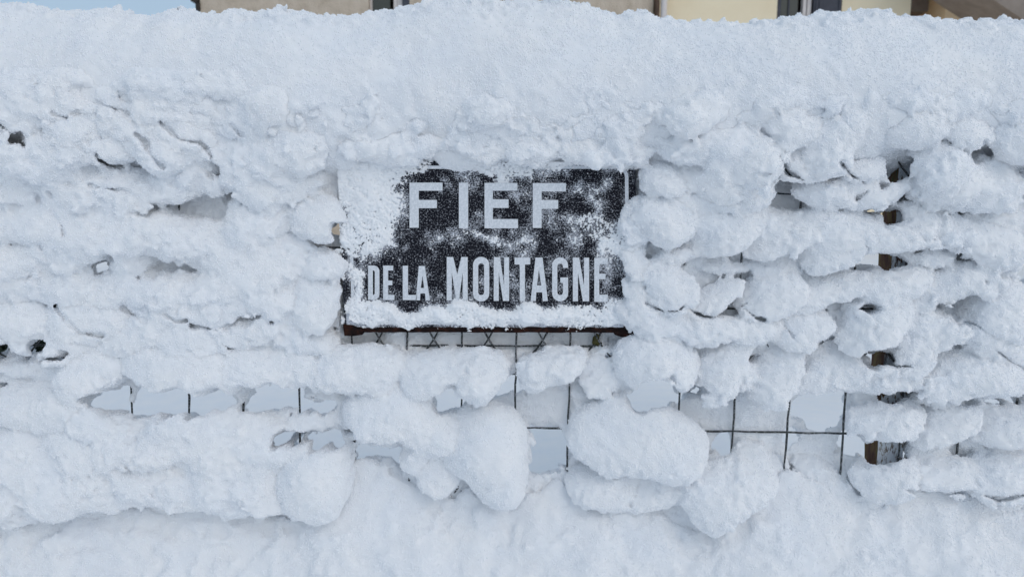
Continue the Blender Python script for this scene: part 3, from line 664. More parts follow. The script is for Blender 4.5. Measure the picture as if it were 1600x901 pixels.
def snow_volume(lo, hi, h, clumps, rng, detail=True):
    """one soft field for all the snow that clings to the wires; returns surface, normals and the owner of each face"""
    n, x, y, z = grid_axes(lo, hi, h)
    X = np.broadcast_to(x[:, 0, :], (n[0], n[2])); Z = np.broadcast_to(z[0, 0][None, :], (n[0], n[2]))
    px, py = project(X, np.zeros_like(X), Z)
    j1 = noise_grid((n[0], n[2]), h, 0.016, rng) * 3.0 + noise_grid((n[0], n[2]), h, 0.007, rng) * 2.0
    def field(lst):
        o = np.full(px.shape, 1e3, np.float32)
        for cx, cy, rx, ry in lst:
            q = np.sqrt(((px - cx) / rx) ** 2 + ((py - cy) / ry) ** 2); o = np.minimum(o, (q - 1) * min(rx, ry))
        return o + j1
    gap = field(GAPS) * 0.00097; m = np.clip(1 - field(RECESS) / 10, 0, 1)
    m = np.maximum(m, np.clip(1 - np.maximum(np.abs(px - 765) - 225, np.abs(py - 386) - 128) / 8, 0, 1) * 1.35)      # nothing pushes through the sign plate
    f = np.maximum((-0.006 + 0.0185 * m)[:, None, :] - y, (y - 0.034)).astype(np.float32)
    f = np.maximum(f, -gap[:, None, :]).astype(np.float32)
    W = np.full(n, 0.2, np.float32); lab = np.full(n, -1, np.int16)
    W *= (1 - 0.75 * m[:, None, :])
    # the cap above, so that what hangs below it flows into it
    zc = np.interp(x, *CAP_ZC).astype(np.float32)
    d = (np.sqrt(((y - 0.062) / 0.128) ** 2 + ((z - zc) / np.where(z < zc, np.interp(x, *CAP_LOW), 0.135)) ** 2) - 1) * 0.1 + 0.004 + 0.05 * np.clip((z - 0.205) / 0.05, 0, 1)
    f = smin(f, d.astype(np.float32), 0.04).astype(np.float32)
    for ci, (label, blobs, crumb, k) in enumerate(clumps):
        B = []
        for b in blobs:
            cx, cy, rx, ry, rot, off, rd = b[:7]; sh = b[7] if len(b) > 7 else 0.0; tz = b[8] if len(b) > 8 else 0.42
            off, rd = off * 0.8, rd * (0.62 if sh else 0.8); tz = 0.6 if sh else tz; off -= 0.020 if cy < 262 and (cx < 525 or cx > 1060) else 0.0; s_ = (off - EYE[1]) / FPX * 1.06; B.append((P(cx, cy, off), rx * s_ * (1.12 if sh else 1.0), rd, ry * s_ * (0.84 if sh else 1.0), math.radians(rot * (1.6 if sh else 1.0)), sh, tz))
        e = [max(q[1], q[3]) for q in B]; pad = 0.028
        l = np.min([[q[0][0] - e_, q[0][1] - q[2] - (abs(q[5]) + abs(q[6])) * e_, q[0][2] - e_] for q, e_ in zip(B, e)], 0) - pad
        u = np.max([[q[0][0] + e_, q[0][1] + q[2] + (abs(q[5]) + abs(q[6])) * e_, q[0][2] + e_] for q, e_ in zip(B, e)], 0) + pad
        i0 = [max(int((l[a] - lo[a]) / h), 0) for a in range(3)]; i1 = [min(int((u[a] - lo[a]) / h) + 2, n[a]) for a in range(3)]
        if any(i1[a] - i0[a] < 2 for a in range(3)): continue
        sl = tuple(slice(i0[a], i1[a]) for a in range(3))
        xx, yy, zz = x[sl[0]], y[:, sl[1]], z[:, :, sl[2]]; d = None
        for q in B:
            dd = ell(xx, yy, zz, *q); d = dd if d is None else smin(d, dd, max(k, .022))
        fo = f[sl]; k = 0.010 if label else 0.010; t = np.clip(0.5 + 0.5 * (fo - d) / k, 0, 1)
        lab[sl] = np.where(d < fo, ci if label else -1, lab[sl]); W[sl] += (crumb - W[sl]) * t
        f[sl] = fo + (d - fo) * t - k * t * (1 - t)
    f -= noise_sum(n, h, [(0.060, 0.0052), (0.032, 0.0030), (0.0125, 0.0005)], rng)
    f -= np.clip(0.60 + 2.0 * W, 0, 1.1) * noise_sum(n, h, [(0.0125, 0.0004), (0.0070, 0.0008), (0.0046, 0.0012)], rng)
    f -= W * noise_sum(n, h, [(0.030, 0.0065), (0.0155, 0.0052), (0.0085, 0.0026), (0.0052, 0.0015)], rng, 0.55)
    for cx, cy, rx, ry in CARVE:                       # deeper hollows, open right through to what stands behind
        c = P(cx, cy, 0); r_ = 1.5 * max(rx, ry) / 1000 + .02
        i0 = [max(int((c[a] - q - lo[a]) / h), 0) for a, q in ((0, r_ + .03), (1, .13), (2, r_ + .03))]; i1 = [min(int((c[a] + q - lo[a]) / h) + 2, n[a]) for a, q in ((0, r_ + .03), (1, .09), (2, r_ + .03))]
        if any(i1[a] - i0[a] < 2 for a in range(3)): continue
        sl = tuple(slice(i0[a], i1[a]) for a in range(3))
        PX, PY = project(x[sl[0]], y[:, sl[1]], z[:, :, sl[2]])
        q = ((((PX - cx) / rx) ** 4 + ((PY - cy + .35 * (PX - cx) * ry / rx) / ry) ** 4) ** .25 - 1) * min(rx, ry) + j1[sl[0], sl[2]][:, None, :] * 1.3
        f[sl] = -smin(-f[sl], (q * 0.00097).astype(np.float32), 0.005)
    for line in CRACKS:                                # dark seams where one clump parts from the next
        L_ = np.array(line, float); c = np.array([P(a, b, -.03) for a, b in line])
        i0 = [max(int((c[:, a].min() - q - lo[a]) / h), 0) for a, q in ((0, .03), (1, .11), (2, .03))]; i1 = [min(int((c[:, a].max() + q - lo[a]) / h) + 2, n[a]) for a, q in ((0, .03), (1, .045), (2, .03))]
        if any(i1[a] - i0[a] < 2 for a in range(3)): continue
        sl = tuple(slice(i0[a], i1[a]) for a in range(3)); PX, PY = project(x[sl[0]], y[:, sl[1]], z[:, :, sl[2]]); d = 1e3
        for (ax_, ay_), (bx_, by_) in zip(L_[:-1], L_[1:]):
            t = np.clip(((PX - ax_) * (bx_ - ax_) + (PY - ay_) * (by_ - ay_)) / ((bx_ - ax_) ** 2 + (by_ - ay_) ** 2), 0, 1)
            d = np.minimum(d, np.hypot(PX - ax_ - t * (bx_ - ax_), PY - ay_ - t * (by_ - ay_)))
        q = (d - 2.3 + j1[sl[0], sl[2]][:, None, :] * .55) * .00097
        f[sl] = -smin(-f[sl], np.maximum(q, -f[sl] - .010).astype(np.float32), 0.004)
    cap_edges(f)
    V, F = surface_nets(f, lo, h)
    vi = np.clip(((V - np.asarray(lo)) / h).round().astype(int), 0, np.array(n) - 1)
    vl = lab[vi[:, 0], vi[:, 1], vi[:, 2]]
    fn = np.cross(V[F[:, 2]] - V[F[:, 0]], V[F[:, 3]] - V[F[:, 1]]); Nn = np.zeros_like(V)
    for q in range(4):
        for a in range(3): Nn[:, a] += np.bincount(F[:, q], fn[:, a], len(V))
    Nn /= np.linalg.norm(Nn, axis=1)[:, None] + 1e-12
    return V, F, Nn, vl[F[:, 0]]
def sub_mesh(name, V, F, Nn, origin):
    u, inv = np.unique(F, return_inverse=True)
    me = mesh_np(name, V[u] - origin, inv.reshape(F.shape)); me.normals_split_custom_set_from_vertices(Nn[u].astype(np.float32)); return me
GRP = 'snow clumps hanging in the wire fence'
def filler_clumps(lst, crumb, off=-0.018, rd=0.036, **kw):
    for b in lst:
        cx, cy, rx, ry = b[:4]; rot = b[4] if len(b) > 4 else random.uniform(-20, 10)
        o = b[5] if len(b) > 5 else off + random.uniform(-.014, .008)
        clump(None, [(cx, cy, rx, ry, rot, o, b[6] if len(b) > 6 else rd)], crumb, **kw)
S = -0.40
# ---- big clumps at the foot of the fence
clump('large smooth snow clump right of centre, above a thin dark slit', [(942, 680, 62, 56, 0, -.035, .055), (1030, 688, 72, 46, 12, -.03, .05), (985, 668, 60, 44, 8, -.032, .05)], .03, k=.03)
clump('large rounded snow clump below the left half of sign, with a drooping tail', [(602, 645, 66, 48, 5, -.035, .05), (668, 668, 54, 38, 15, -.03, .045), (648, 706, 26, 34, 35, -.024, .03)], .03, k=.03)
clump('tall snow clump hanging below the word MONTAGNE down to the bank', [(770, 680, 52, 50, 20, -.03, .042), (782, 740, 46, 54, 0, -.035, .05), (728, 690, 34, 52, 15, -.022, .036)], .03, k=.03)
clump('small pointed snow clump between the drooping and the tall clump', [(688, 735, 40, 36, -25, -.024, .036)], .05)
clump('shallow bowl of snow resting in the loop below the largest clump', [(938, 746, 54, 30, -4, -.018, .036)], .08)
clump('greyish snow clump in the loop left of the lowest hanging clump', [(1020, 762, 38, 26, 20, -.012, .03), (1055, 752, 30, 26, 0, -.014, .03)], .1)
clump('lowest hanging snow clump, wide and slanting up to the right', [(1115, 768, 56, 50, -38, -.036, .05), (1165, 742, 52, 40, -40, -.026, .04)], .05, k=.03)
clump('flat snow slab filling the loop right of the lowest clump', [(1200, 735, 44, 26, -30, .004, .018), (1272, 738, 42, 24, 20, .006, .018)], .12)
clump('big round snow ball at the fence foot left of the bank rise', [(492, 752, 60, 54, 0, -.04, .055), (508, 712, 36, 26, 0, -.03, .04)], .05, k=.03)
clump('rounded flat clump alone at the left edge under a blue gap', [(78, 640, 72, 38, -3, -.035, .042), (130, 642, 38, 22, 8, -.03, .03), (30, 628, 30, 24, 0, -.025, .03)], .05, k=.03)
# ---- roll of snow left, on the wire under the sign
clump('left end of the long snow roll, dipping to a point', [(165, 572, 52, 34, -8, -.03, .045), (150, 594, 32, 20, -15, -.03, .03)], .1, k=.025)
clump('middle of the long snow roll left of the sign', [(262, 562, 66, 44, -4, -.034, .05), (330, 565, 50, 40, 4, -.03, .045)], .12, k=.03)
clump('right part of the long snow roll left of the sign', [(400, 568, 60, 38, 3, -.03, .045), (462, 574, 58, 32, 3, -.028, .04)], .12, k=.03)
clump('end of the snow roll under the lower left sign corner', [(545, 582, 66, 32, 12, -.028, .042), (570, 568, 42, 22, 5, -.024, .036)], .08, k=.03)
clump('snow roll under DE LA between the big clump and the sign', [(690, 583, 52, 30, -5, -.026, .04), (755, 581, 46, 30, -8, -.03, .044)], .05, k=.03)
clump('snow clump hanging under the letters TAG, above a blank cell', [(845, 574, 44, 28, 0, -.028, .044), (855, 588, 46, 26, -15, -.024, .036), (888, 568, 32, 26, -20, -.028, .04)], .05, k=.025)
clump('pale snow lobe right of the clump hanging under TAG', [(928, 588, 36, 36, -10, -.012, .028)], .06)
# ---- right of the sign, scale by scale
clump('broad snow clump under the lower right corner of the sign', [(1016, 564, 48, 36, 14, -.03, .046), (1048, 572, 42, 40, -10, -.032, .044)], .1, k=.03)
clump('slanting snow scale beside the broad clump under the sign corner', [(1128, 566, 56, 40, -38, -.03, .04, S), (1150, 590, 34, 24, -30, -.03, .03)], .1)
clump('snow scale above the empty wire cells, third from the sign corner', [(1210, 580, 48, 34, -28, -.024, .036, S)], .08)
clump('snow scale with a small round drip hanging into the blue cell', [(1300, 576, 62, 34, -16, -.028, .04, S), (1293, 618, 16, 18, 0, -.024, .02), (1340, 590, 34, 22, 5, -.022, .03)], .1, k=.02)
clump('rounded snow scale at the right edge of sign, beside the border line', [(1048, 350, 38, 42, -10, -.032, .044), (1022, 330, 28, 24, 0, -.03, .036)], .06)
clump('first overlapping snow scale right of the sign, upper scale row', [(1128, 370, 52, 36, -16, -.028, .044, S), (1110, 350, 38, 24, 0, -.022, .034)], .05)
clump('second overlapping snow scale right of the sign, upper scale row', [(1215, 374, 52, 34, -16, -.024, .042, S), (1195, 352, 40, 22, 0, -.02, .03)], .05)
clump('third overlapping snow scale, ending at the rusty post, upper scale row', [(1308, 384, 52, 40, -26, -.026, .044, S), (1290, 356, 40, 26, 0, -.02, .034)], .05)
clump('rounded snow scale at right edge of the sign, level with MONTAGNE', [(1048, 448, 40, 36, -12, -.03, .042, S), (1030, 425, 30, 28, 0, -.028, .036)], .06)
clump('first overlapping snow scale in the lower row, level with MONTAGNE', [(1120, 460, 50, 32, -18, -.026, .04, S)], .06)
clump('second overlapping snow scale in the lower row, level with MONTAGNE', [(1196, 460, 50, 36, -14, -.024, .04, S)], .08)
clump('wide snow scale left of the rusty patch on the post', [(1300, 448, 56, 38, -10, -.026, .042, S)], .06)
clump('round snow lump below the wide scale, dark wire tip at its foot', [(1262, 512, 44, 34, -12, -.028, .04, S)], .06)
clump('large snow scale covering the post above the dark brown hole', [(1358, 502, 60, 40, -26, -.034, .044, S), (1360, 480, 44, 28, 0, -.03, .036)], .06, k=.025)
clump('thick snow ledge between the green and rusty patches of the post', [(1392, 372, 54, 26, -6, -.028, .04), (1440, 350, 36, 24, -20, -.026, .036)], .1, k=.03)
clump('snow ledge just under the rusty patch of the post', [(1400, 440, 56, 30, -14, -.03, .042), (1365, 448, 36, 24, 0, -.026, .036)], .08, k=.03)
clump('snow ledge above the post patch of ochre rust', [(1402, 586, 56, 26, 4, -.028, .04), (1350, 595, 34, 20, 10, -.024, .034)], .1, k=.03)
clump('snow ledge across the post between its two lowest bare patches', [(1370, 656, 52, 28, -6, -.032, .042), (1410, 648, 30, 20, -10, -.028, .032)], .05, k=.03)
clump('snow heap hiding the foot of the post', [(1372, 742, 48, 28, 10, -.022, .036), (1395, 728, 34, 30, -20, -.02, .032)], .1, k=.03)
clump('snow scale right of the post, level with its lowest bare patch', [(1470, 662, 54, 36, -18, -.026, .04, S)], .06)
clump('rightmost snow scale in the lowest scale row', [(1572, 662, 50, 32, -14, -.026, .04, S)], .06)
clump('snow heap right of the post foot, above a dark slit', [(1475, 742, 52, 28, -4, -.026, .04)], .08)
clump('lowest snow heap at the right edge of fence', [(1562, 742, 56, 34, -6, -.028, .042)], .08)
clump('crumbly snow scale right of the dark brown hole in the post', [(1432, 532, 54, 36, -25, -.034, .042, S), (1455, 505, 36, 24, 0, -.028, .034)], .45, k=.025)
clump('long crumbly snow roll right of the ochre patch', [(1480, 580, 62, 36, -15, -.032, .044), (1552, 588, 58, 34, -10, -.03, .042)], .35, k=.03)
clump('crumbly grey snow scale right of the rusty post patch', [(1470, 448, 56, 30, -14, -.028, .04, S)], .5)
clump('crumbly snow mass right of the mossy green post patch', [(1490, 366, 62, 26, 8, -.028, .042), (1555, 378, 40, 28, 20, -.026, .04)], .4, k=.03)
clump('snow scale at right edge above the small arched wire', [(1572, 478, 48, 46, 10, -.026, .04), (1535, 490, 34, 26, 0, -.024, .034)], .2, k=.03)
clump('snow scale at right edge below the small arched wire', [(1530, 520, 52, 26, 14, -.03, .04)], .2)
clump('square-cornered snow block over the topmost wire gap of the post', [(1405, 204, 48, 34, -6, -.034, .044), (1430, 190, 34, 26, -10, -.034, .04)], .1, k=.03)
clump('round snow ball second from right under the cap', [(1508, 206, 42, 31, 10, -.034, .042)], .1)
clump('round snow ball at the right edge under the cap', [(1586, 214, 42, 36, -10, -.034, .042)], .08)
clump('big rounded snow clump left of the square-cornered block', [(1318, 205, 48, 40, -25, -.036, .046), (1290, 238, 40, 26, -25, -.036, .04)], .12, k=.03)
clump('pale snow clump below the cap, right of the crumbly patch', [(1232, 188, 50, 38, 0, -.034, .046)], .15)
clump('small snow lump held by the curved wire right of the crumbly patch', [(1250, 252, 30, 26, -15, -.02, .034)], .15)
clump('small snow lump held by the second curved wire, left of the post', [(1352, 260, 38, 24, -10, -.02, .036)], .2)
clump('large crumbly snow mass right of the topmost brown post patch', [(1470, 258, 50, 40, 20, -.034, .046), (1530, 282, 58, 42, 15, -.032, .044), (1455, 296, 40, 26, 0, -.028, .036)], .5, k=.03)
clump('ragged crumbly snow slab between sign corner and curved wire', [(1140, 222, 66, 38, 30, -.036, .046), (1180, 238, 44, 26, -15, -.034, .036), (1110, 275, 60, 30, 20, -.034, .042)], .6, k=.025)
clump('smooth bluish lump of snow over the top right sign corner', [(1035, 276, 36, 28, 10, -.038, .036)], .08)
clump('snow ledge under the two curved wires left of the post', [(1300, 292, 54, 22, -4, -.022, .036), (1380, 292, 44, 20, -10, -.024, .036)], .2, k=.03)
# ---- snow clinging over the sign's upper edge
clump('ragged snow fringe from the cap over the sign top', [(590, 230, 80, 32, 0, -.042, .036), (690, 221, 80, 30, 0, -.042, .036), (790, 223, 80, 30, 0, -.042, .036), (890, 225, 80, 31, 2, -.042, .038), (980, 230, 46, 30, 8, -.040, .036), (700, 185, 130, 28, 0, -.036, .036), (860, 185, 130, 28, 0, -.036, .036)], .5, k=.03)
# ---- left of the sign
clump('snow lump by the upper left sign corner, cream wall showing beside it', [(470, 222, 48, 36, 0, -.036, .044), (480, 252, 34, 20, -10, -.03, .034)], .3, k=.03)
clump('snow lump touching the sign edge left of the letter F', [(492, 336, 36, 34, 0, -.02, .034)], .06)
clump('round snow ball in the left part between two dark curved cracks', [(184, 230, 38, 29, 0, -.036, .042)], .3)
clump('snow lump over the dark green shrub gap at left', [(40, 496, 52, 34, 5, -.032, .042)], .15)
clump('snow clump left of centre, a dark crack along its lower left edge', [(140, 492, 56, 36, 12, -.032, .044), (178, 488, 34, 26, 10, -.03, .036)], .15, k=.03)
clump('tall snow lump pressed against the lower left sign edge', [(492, 460, 38, 54, -6, -.03, .042)], .08)
clump('slanting snow ridge under the upper left dark crack', [(195, 190, 60, 26, 30, -.036, .04), (130, 195, 46, 30, 10, -.034, .04)], .35, k=.03)
clump('snow mound between the second dark crack and the sign', [(300, 205, 56, 36, 15, -.036, .044)], .35)
print('labelled clumps', round(time.time() - T0, 1))
# ---- the snow between, which runs together
filler_clumps([(50, 165, 60, 34), (110, 150, 60, 34), (40, 210, 44, 30, 30), (100, 232, 44, 32), (70, 258, 44, 24), (250, 165, 66, 34), (385, 185, 66, 38), (365, 228, 50, 34), (260, 240, 40, 34, 20), (310, 262, 46, 30), (420, 250, 50, 30),
               (60, 290, 74, 26), (150, 290, 70, 30), (230, 292, 60, 28), (300, 290, 54, 26), (400, 290, 40, 26), (450, 290, 60, 24), (340, 160, 70, 34), (450, 165, 66, 34), (560, 170, 70, 34), (660, 180, 70, 34), (760, 182, 70, 32), (860, 182, 70, 34), (960, 190, 70, 36), (1050, 190, 66, 40), (1065, 230, 46, 32), (1130, 165, 60, 30)],
              .45, -.030, .040)
filler_clumps([(1300, 158, 60, 24), (1400, 155, 66, 24), (1500, 158, 66, 26), (1580, 165, 60, 28), (1215, 150, 66, 28)], .2, -.03, .04)
filler_clumps([(50, 345, 56, 30), (150, 360, 64, 32), (120, 372, 52, 30), (210, 350, 46, 24), (60, 400, 56, 34), (30, 440, 54, 34), (110, 446, 60, 26), (215, 395, 34, 26), (190, 460, 46, 22), (240, 455, 50, 22), (300, 362, 58, 28, 0, -.012), (340, 385, 54, 34), (310, 455, 50, 28), (400, 355, 46, 38, 10, -.014), (430, 420, 52, 36),
               (380, 440, 50, 34), (420, 465, 44, 24), (340, 480, 40, 22), (250, 505, 44, 28), (310, 535, 52, 26), (390, 520, 42, 22), (460, 480, 34, 36), (470, 525, 54, 20), (110, 530, 40, 22), (210, 530, 56, 24), (40, 530, 30, 14), (450, 385, 36, 20, 0, -.008), (500, 420, 34, 22), (440, 330, 26, 30, 60, -.006)], .14, -.022, .036)
filler_clumps([(45, 572, 56, 14, 4, -.008, .022), (110, 573, 30, 8, 0, -.006, .016), (206, 612, 9, 11, 0, -.004, .01), (467, 690, 15, 12, 0, -.004, .012), (468, 650, 46, 22, -12, -.006, .02), (505, 650, 36, 16, 0, .002, .018), (410, 655, 40, 16, 0, -.006, .022)], .15)
filler_clumps([(200, 690, 76, 42), (130, 700, 60, 40), (290, 680, 70, 40), (350, 690, 56, 40), (400, 690, 54, 34), (60, 712, 70, 42), (30, 690, 46, 28), (20, 760, 50, 30), (90, 752, 50, 34), (160, 755, 56, 34), (235, 745, 60, 36), (300, 742, 56, 36), (350, 750, 44, 40), (400, 745, 44, 44), (420, 775, 40, 28), (380, 780, 36, 22), (45, 782, 40, 20, 0, -.01)], .1, -.034, .048)
filler_clumps([(1105, 642, 40, 32, 0, .046, .018), (1190, 642, 40, 40, 0, .046, .018), (1250, 665, 20, 20, 0, .046, .018), (845, 630, 38, 38, 0, .046, .018), (762, 630, 40, 18, 0, .046, .018), (1190, 705, 40, 26, 0, .044, .018), (1280, 705, 44, 24, 0, .044, .018)], .05)
filler_clumps([(1030, 500, 38, 20, 0), (1110, 510, 50, 24), (1170, 512, 40, 26), (1070, 310, 46, 24), (1150, 300, 44, 24), (1060, 400, 36, 18), (1000, 480, 26, 24), (1215, 420, 40, 18, 0, -.004, .02), (1130, 420, 40, 16, 0, -.004, .02), (1440, 400, 50, 20), (1560, 330, 50, 26), (1420, 330, 30, 16, 0, -.014), (1580, 420, 30, 16, 0, -.006, .02), (1590, 545, 36, 30), (1480, 620, 60, 14, 0, -.01, .024)], .25, -.02, .034)
filler_clumps([(150, 662, 42, 26), (210, 665, 44, 28), (270, 660, 42, 28), (330, 662, 40, 26), (385, 672, 38, 26), (110, 690, 40, 28), (180, 700, 42, 28), (245, 700, 42, 28), (310, 705, 40, 28), (370, 710, 38, 28), (60, 700, 40, 28), (20, 715, 36, 28), (150, 745, 38, 26), (215, 748, 38, 26), (275, 750, 36, 26), (335, 750, 36, 26), (395, 755, 34, 28), (85, 748, 38, 26), (30, 762, 34, 24)], .42, -.042, .040)
filler_clumps([(90, 722, 60, 26), (170, 724, 60, 26), (250, 716, 60, 26), (330, 716, 60, 28), (395, 718, 44, 28), (30, 735, 44, 26), (120, 775, 40, 18), (200, 775, 40, 18), (285, 766, 44, 20)], .1, -.028, .044)
filler_clumps([(40, 135, 44, 24), (105, 128, 40, 22), (160, 138, 40, 22), (225, 130, 42, 22), (290, 145, 44, 24), (350, 138, 42, 24), (415, 150, 44, 24), (475, 160, 40, 26), (70, 172, 40, 24), (140, 165, 38, 22), (215, 172, 40, 24), (330, 178, 40, 24), (405, 190, 42, 26), (470, 195, 38, 24), (30, 180, 34, 26),
               (25, 238, 34, 22), (85, 215, 36, 24), (130, 232, 32, 22), (110, 262, 38, 22), (45, 272, 40, 22), (225, 222, 30, 24), (270, 252, 38, 22), (330, 235, 36, 24), (385, 240, 34, 24), (430, 232, 36, 24), (200, 275, 40, 22), (260, 285, 36, 20), (330, 285, 40, 22), (395, 275, 38, 22), (445, 272, 36, 22), (150, 288, 36, 20)], .60, -.036, .034)
filler_clumps([(60, 348, 40, 28), (20, 345, 36, 26), (110, 362, 38, 26), (165, 352, 36, 22), (215, 362, 34, 22), (255, 352, 34, 20), (300, 372, 44, 30), (355, 382, 40, 30), (400, 350, 34, 30), (60, 395, 40, 28), (20, 412, 36, 30), (105, 400, 30, 20), (55, 440, 42, 26), (115, 448, 40, 26), (175, 455, 38, 22), (225, 448, 38, 22), (280, 455, 38, 24), (335, 448, 40, 26), (385, 430, 40, 28), (440, 420, 36, 28), (400, 470, 36, 22), (445, 470, 34, 24), (345, 482, 34, 20), (290, 482, 34, 20), (240, 498, 36, 22), (300, 518, 38, 22), (355, 518, 34, 20), (410, 515, 38, 22), (455, 522, 36, 20), (205, 525, 36, 22), (100, 525, 34, 20)], .48, -.030, .034)
filler_clumps([(600, 165, 60, 26), (720, 165, 66, 26), (840, 168, 60, 26), (930, 160, 60, 26), (1020, 165, 60, 28), (1090, 172, 50, 30), (1170, 168, 50, 26)], .55, -.040, .034)
filler_clumps([(994, 350, 24, 30, 0, -.030, .016), (994, 400, 20, 34, 0, -.030, .016), (992, 450, 22, 34, 0, -.030, .017), (982, 482, 20, 14, 0, -.030, .017)], .3)
filler_clumps([(40, 320, 40, 18), (115, 326, 38, 16), (195, 322, 36, 15), (240, 335, 26, 14), (425, 316, 30, 16), (380, 318, 20, 12)], .25, -.014, .028)
# beyond both edges of the view
OUT = []
for side in (-1, 1):
    for i in range(60):
        cx = 800 + side * random.uniform(850, 1300); cy = random.uniform(170, 770)
        OUT.append((None, [(cx, cy, random.uniform(44, 66), random.uniform(28, 40), random.uniform(-25, 10), -.024, .036)], .25, .02))
CLUMPS.sort(key=lambda c: c[0] is not None)
ALL = CLUMPS + OUT; SIDES = [(None,) + c[1:] for c in ALL]
SV, SF, SN, off_ = [], [], [], 0
for lo, hi, h, cl in (((-0.87, -0.126, -0.395), (0.87, 0.070, 0.310), 0.0026, ALL), ((-1.32, -0.118, -0.395), (-0.85, 0.07, 0.31), 0.004, SIDES), ((0.85, -0.118, -0.395), (1.32, 0.07, 0.31), 0.004, SIDES)):
    V, F, Nn, L = snow_volume(lo, hi, h, cl, np.random.default_rng(int(41 + 10 * lo[0])))
    for ci in np.unique(L):
        if ci < 0: continue
        Q = F[L == ci]; o_ = V[Q[:, 0]].mean(0)
        o = link('snow_clump', sub_mesh('snow_clump', V, Q, Nn, o_), SNOW, None, o_)
        tag(o, cl[ci][0], 'snow clump', GRP)
    Q = F[L < 0]; u, inv = np.unique(Q, return_inverse=True)
    SV.append(V[u]); SN.append(Nn[u]); SF.append(inv.reshape(Q.shape) + off_); off_ += len(u)
    print('volume', len(F), round(time.time() - T0, 1))
V, F, Nn = np.concatenate(SV), np.concatenate(SF), np.concatenate(SN)
o = link('fence_snow', sub_mesh('fence_snow', V, F, Nn, np.zeros(3)), SNOW)
tag(o, 'snow packed between the wires and run together across the fence', kind='stuff')

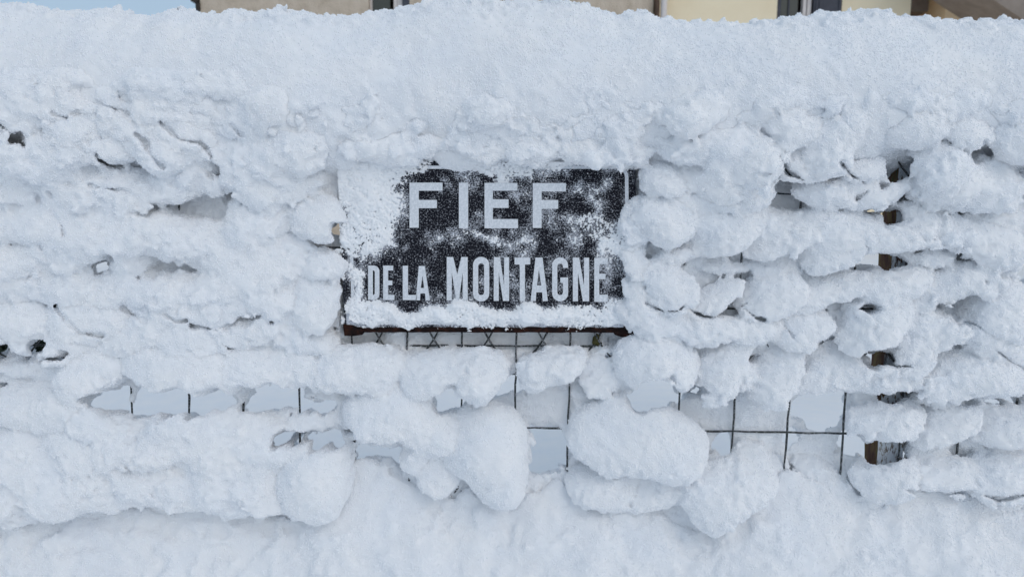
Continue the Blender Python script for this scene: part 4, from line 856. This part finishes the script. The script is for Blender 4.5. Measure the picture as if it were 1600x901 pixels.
# ------------------------------------------------------------------ powder: every snow body carries its own loose grains
GRAIN = mat_noise('snow_grain', (0.88, 0.90, 0.93), (0.92, 0.93, 0.945), 14.0, 1.0); GRAIN.node_tree.nodes['Principled BSDF'].inputs['Specular IOR Level'].default_value = 0.1
GRAIN_DENSITY = 430000.0
def powder():
    rng = np.random.default_rng(99); lat = rng.standard_normal((97, 97, 97)).astype(np.float32); made = []
    def field(p):
        q = (p + 4.0) / 0.028; i = np.floor(q).astype(int); t = q - i; t = t * t * (3 - 2 * t); i %= 96; o = 0
        for a in (0, 1):
            for b in (0, 1):
                for c in (0, 1):
                    o = o + lat[i[:, 0] + a, i[:, 1] + b, i[:, 2] + c] * (t[:, 0] if a else 1 - t[:, 0]) * (t[:, 1] if b else 1 - t[:, 1]) * (t[:, 2] if c else 1 - t[:, 2])
        return o
    for src in [q for q in sc.objects if q.name.split('.')[0] in ('fence_snow', 'snow_clump', 'snow_ridge', 'snow_bank')]:
        me = src.data; nv, nf = len(me.vertices), len(me.polygons)
        co = np.empty(nv * 3, np.float32); me.vertices.foreach_get('co', co); co = co.reshape(-1, 3)
        F = np.empty(nf * 4, np.int32); me.loops.foreach_get('vertex_index', F); F = F.reshape(-1, 4)
        nn = np.cross(co[F[:, 2]] - co[F[:, 0]], co[F[:, 3]] - co[F[:, 1]]); ar = np.linalg.norm(nn, axis=1) + 1e-12; nn /= ar[:, None]; ar *= .5
        ce = co[F].mean(1) + np.array(src.location, np.float32); px, py = project(ce[:, 0], ce[:, 1], ce[:, 2])
        lam = ar * GRAIN_DENSITY * np.clip(.62 + .45 * field(ce), .15, 1.3) * (nn[:, 1] < .3) * ((px > -420) & (px < 2020) & (py > -60) & (py < 980))
        k = rng.poisson(lam); fi = np.repeat(np.arange(nf), k); m = len(fi)
        if not m: continue
        u, v = rng.random((2, m, 1)).astype(np.float32); q = co[F[fi]]
        p = (q[:, 0] * (1 - u) + q[:, 1] * u) * (1 - v) + (q[:, 3] * (1 - u) + q[:, 2] * u) * v + nn[fi] * rng.uniform(-.0004, .0009, (m, 1))
        pm = bpy.data.meshes.new('powder'); pm.vertices.add(m); pm.vertices.foreach_set('co', p.astype(np.float32).ravel())
        at = pm.attributes.new('radius', 'FLOAT', 'POINT'); at.data.foreach_set('value', (.00035 + .00085 * rng.random(m) ** 3).astype(np.float32))
        o = link('powder', pm, GRAIN, src); o['kind'] = 'stuff'; made.append(o)
    bpy.context.view_layer.update()
    with bpy.context.temp_override(active_object=made[0], object=made[0], selected_objects=made, selected_editable_objects=made):
        bpy.ops.object.convert(target='POINTCLOUD')
    for o in made:
        if not len(o.data.materials): o.data.materials.append(GRAIN)
powder()

# ------------------------------------------------------------------ small things seen through gaps
def shrub():
    rng = np.random.default_rng(9)
    c = P(30, 520, 0.30); base = Vector((c[0], c[1], GZ))
    s = empty('evergreen_shrub', base); tag(s, 'small dark evergreen shrub glimpsed through a gap at the left', 'shrub')
    V, F = [], []
    for i in range(2600):
        d = rng.normal(size=3); d /= np.linalg.norm(d); r = rng.uniform(.55, 1) ** .5
        p = np.array([.07 * d[0], .07 * d[1], c[2] + .0 - GZ + .062 * d[2]]) * np.array([r, r, 1]); p[2] += 0
        a = rng.normal(size=3); a /= np.linalg.norm(a); b = np.cross(a, rng.normal(size=3)); b /= np.linalg.norm(b)
        l = rng.uniform(.007, .014); k = len(V)
        V += [p - a * l, p + b * l * .4, p + a * l, p - b * l * .4]; F.append((k, k + 1, k + 2, k + 3))
    link('crown', mesh_np('crown', np.array(V), np.array(F), False), LEAF, s)
    link('stem', tube_mesh('stem', [(0, 0, -.05), (.004, 0, .1), (0, .004, c[2] - GZ)], .006, 7, .3), DARK, s)
shrub()
def moss():
    c = P(932, 531, 0.0); h = 0.0011; lo = c - .015; n, x, y, z = grid_axes(lo, c + .015, h)
    f = ell(x, y, z, c, .0062, .006, .0092, 0, 0, 0) - noise_sum(n, h, [(.006, .0016), (.003, .0012)], np.random.default_rng(4))
    V, F = surface_nets(cap_edges(f), lo, h)
    o = link('moss_tuft', mesh_np('moss_tuft', V - c, F), MOSS, None, c)
    tag(o, 'small olive tuft of moss on the crossed wires under sign', 'moss')
moss()
print('done', round(time.time() - T0, 1))
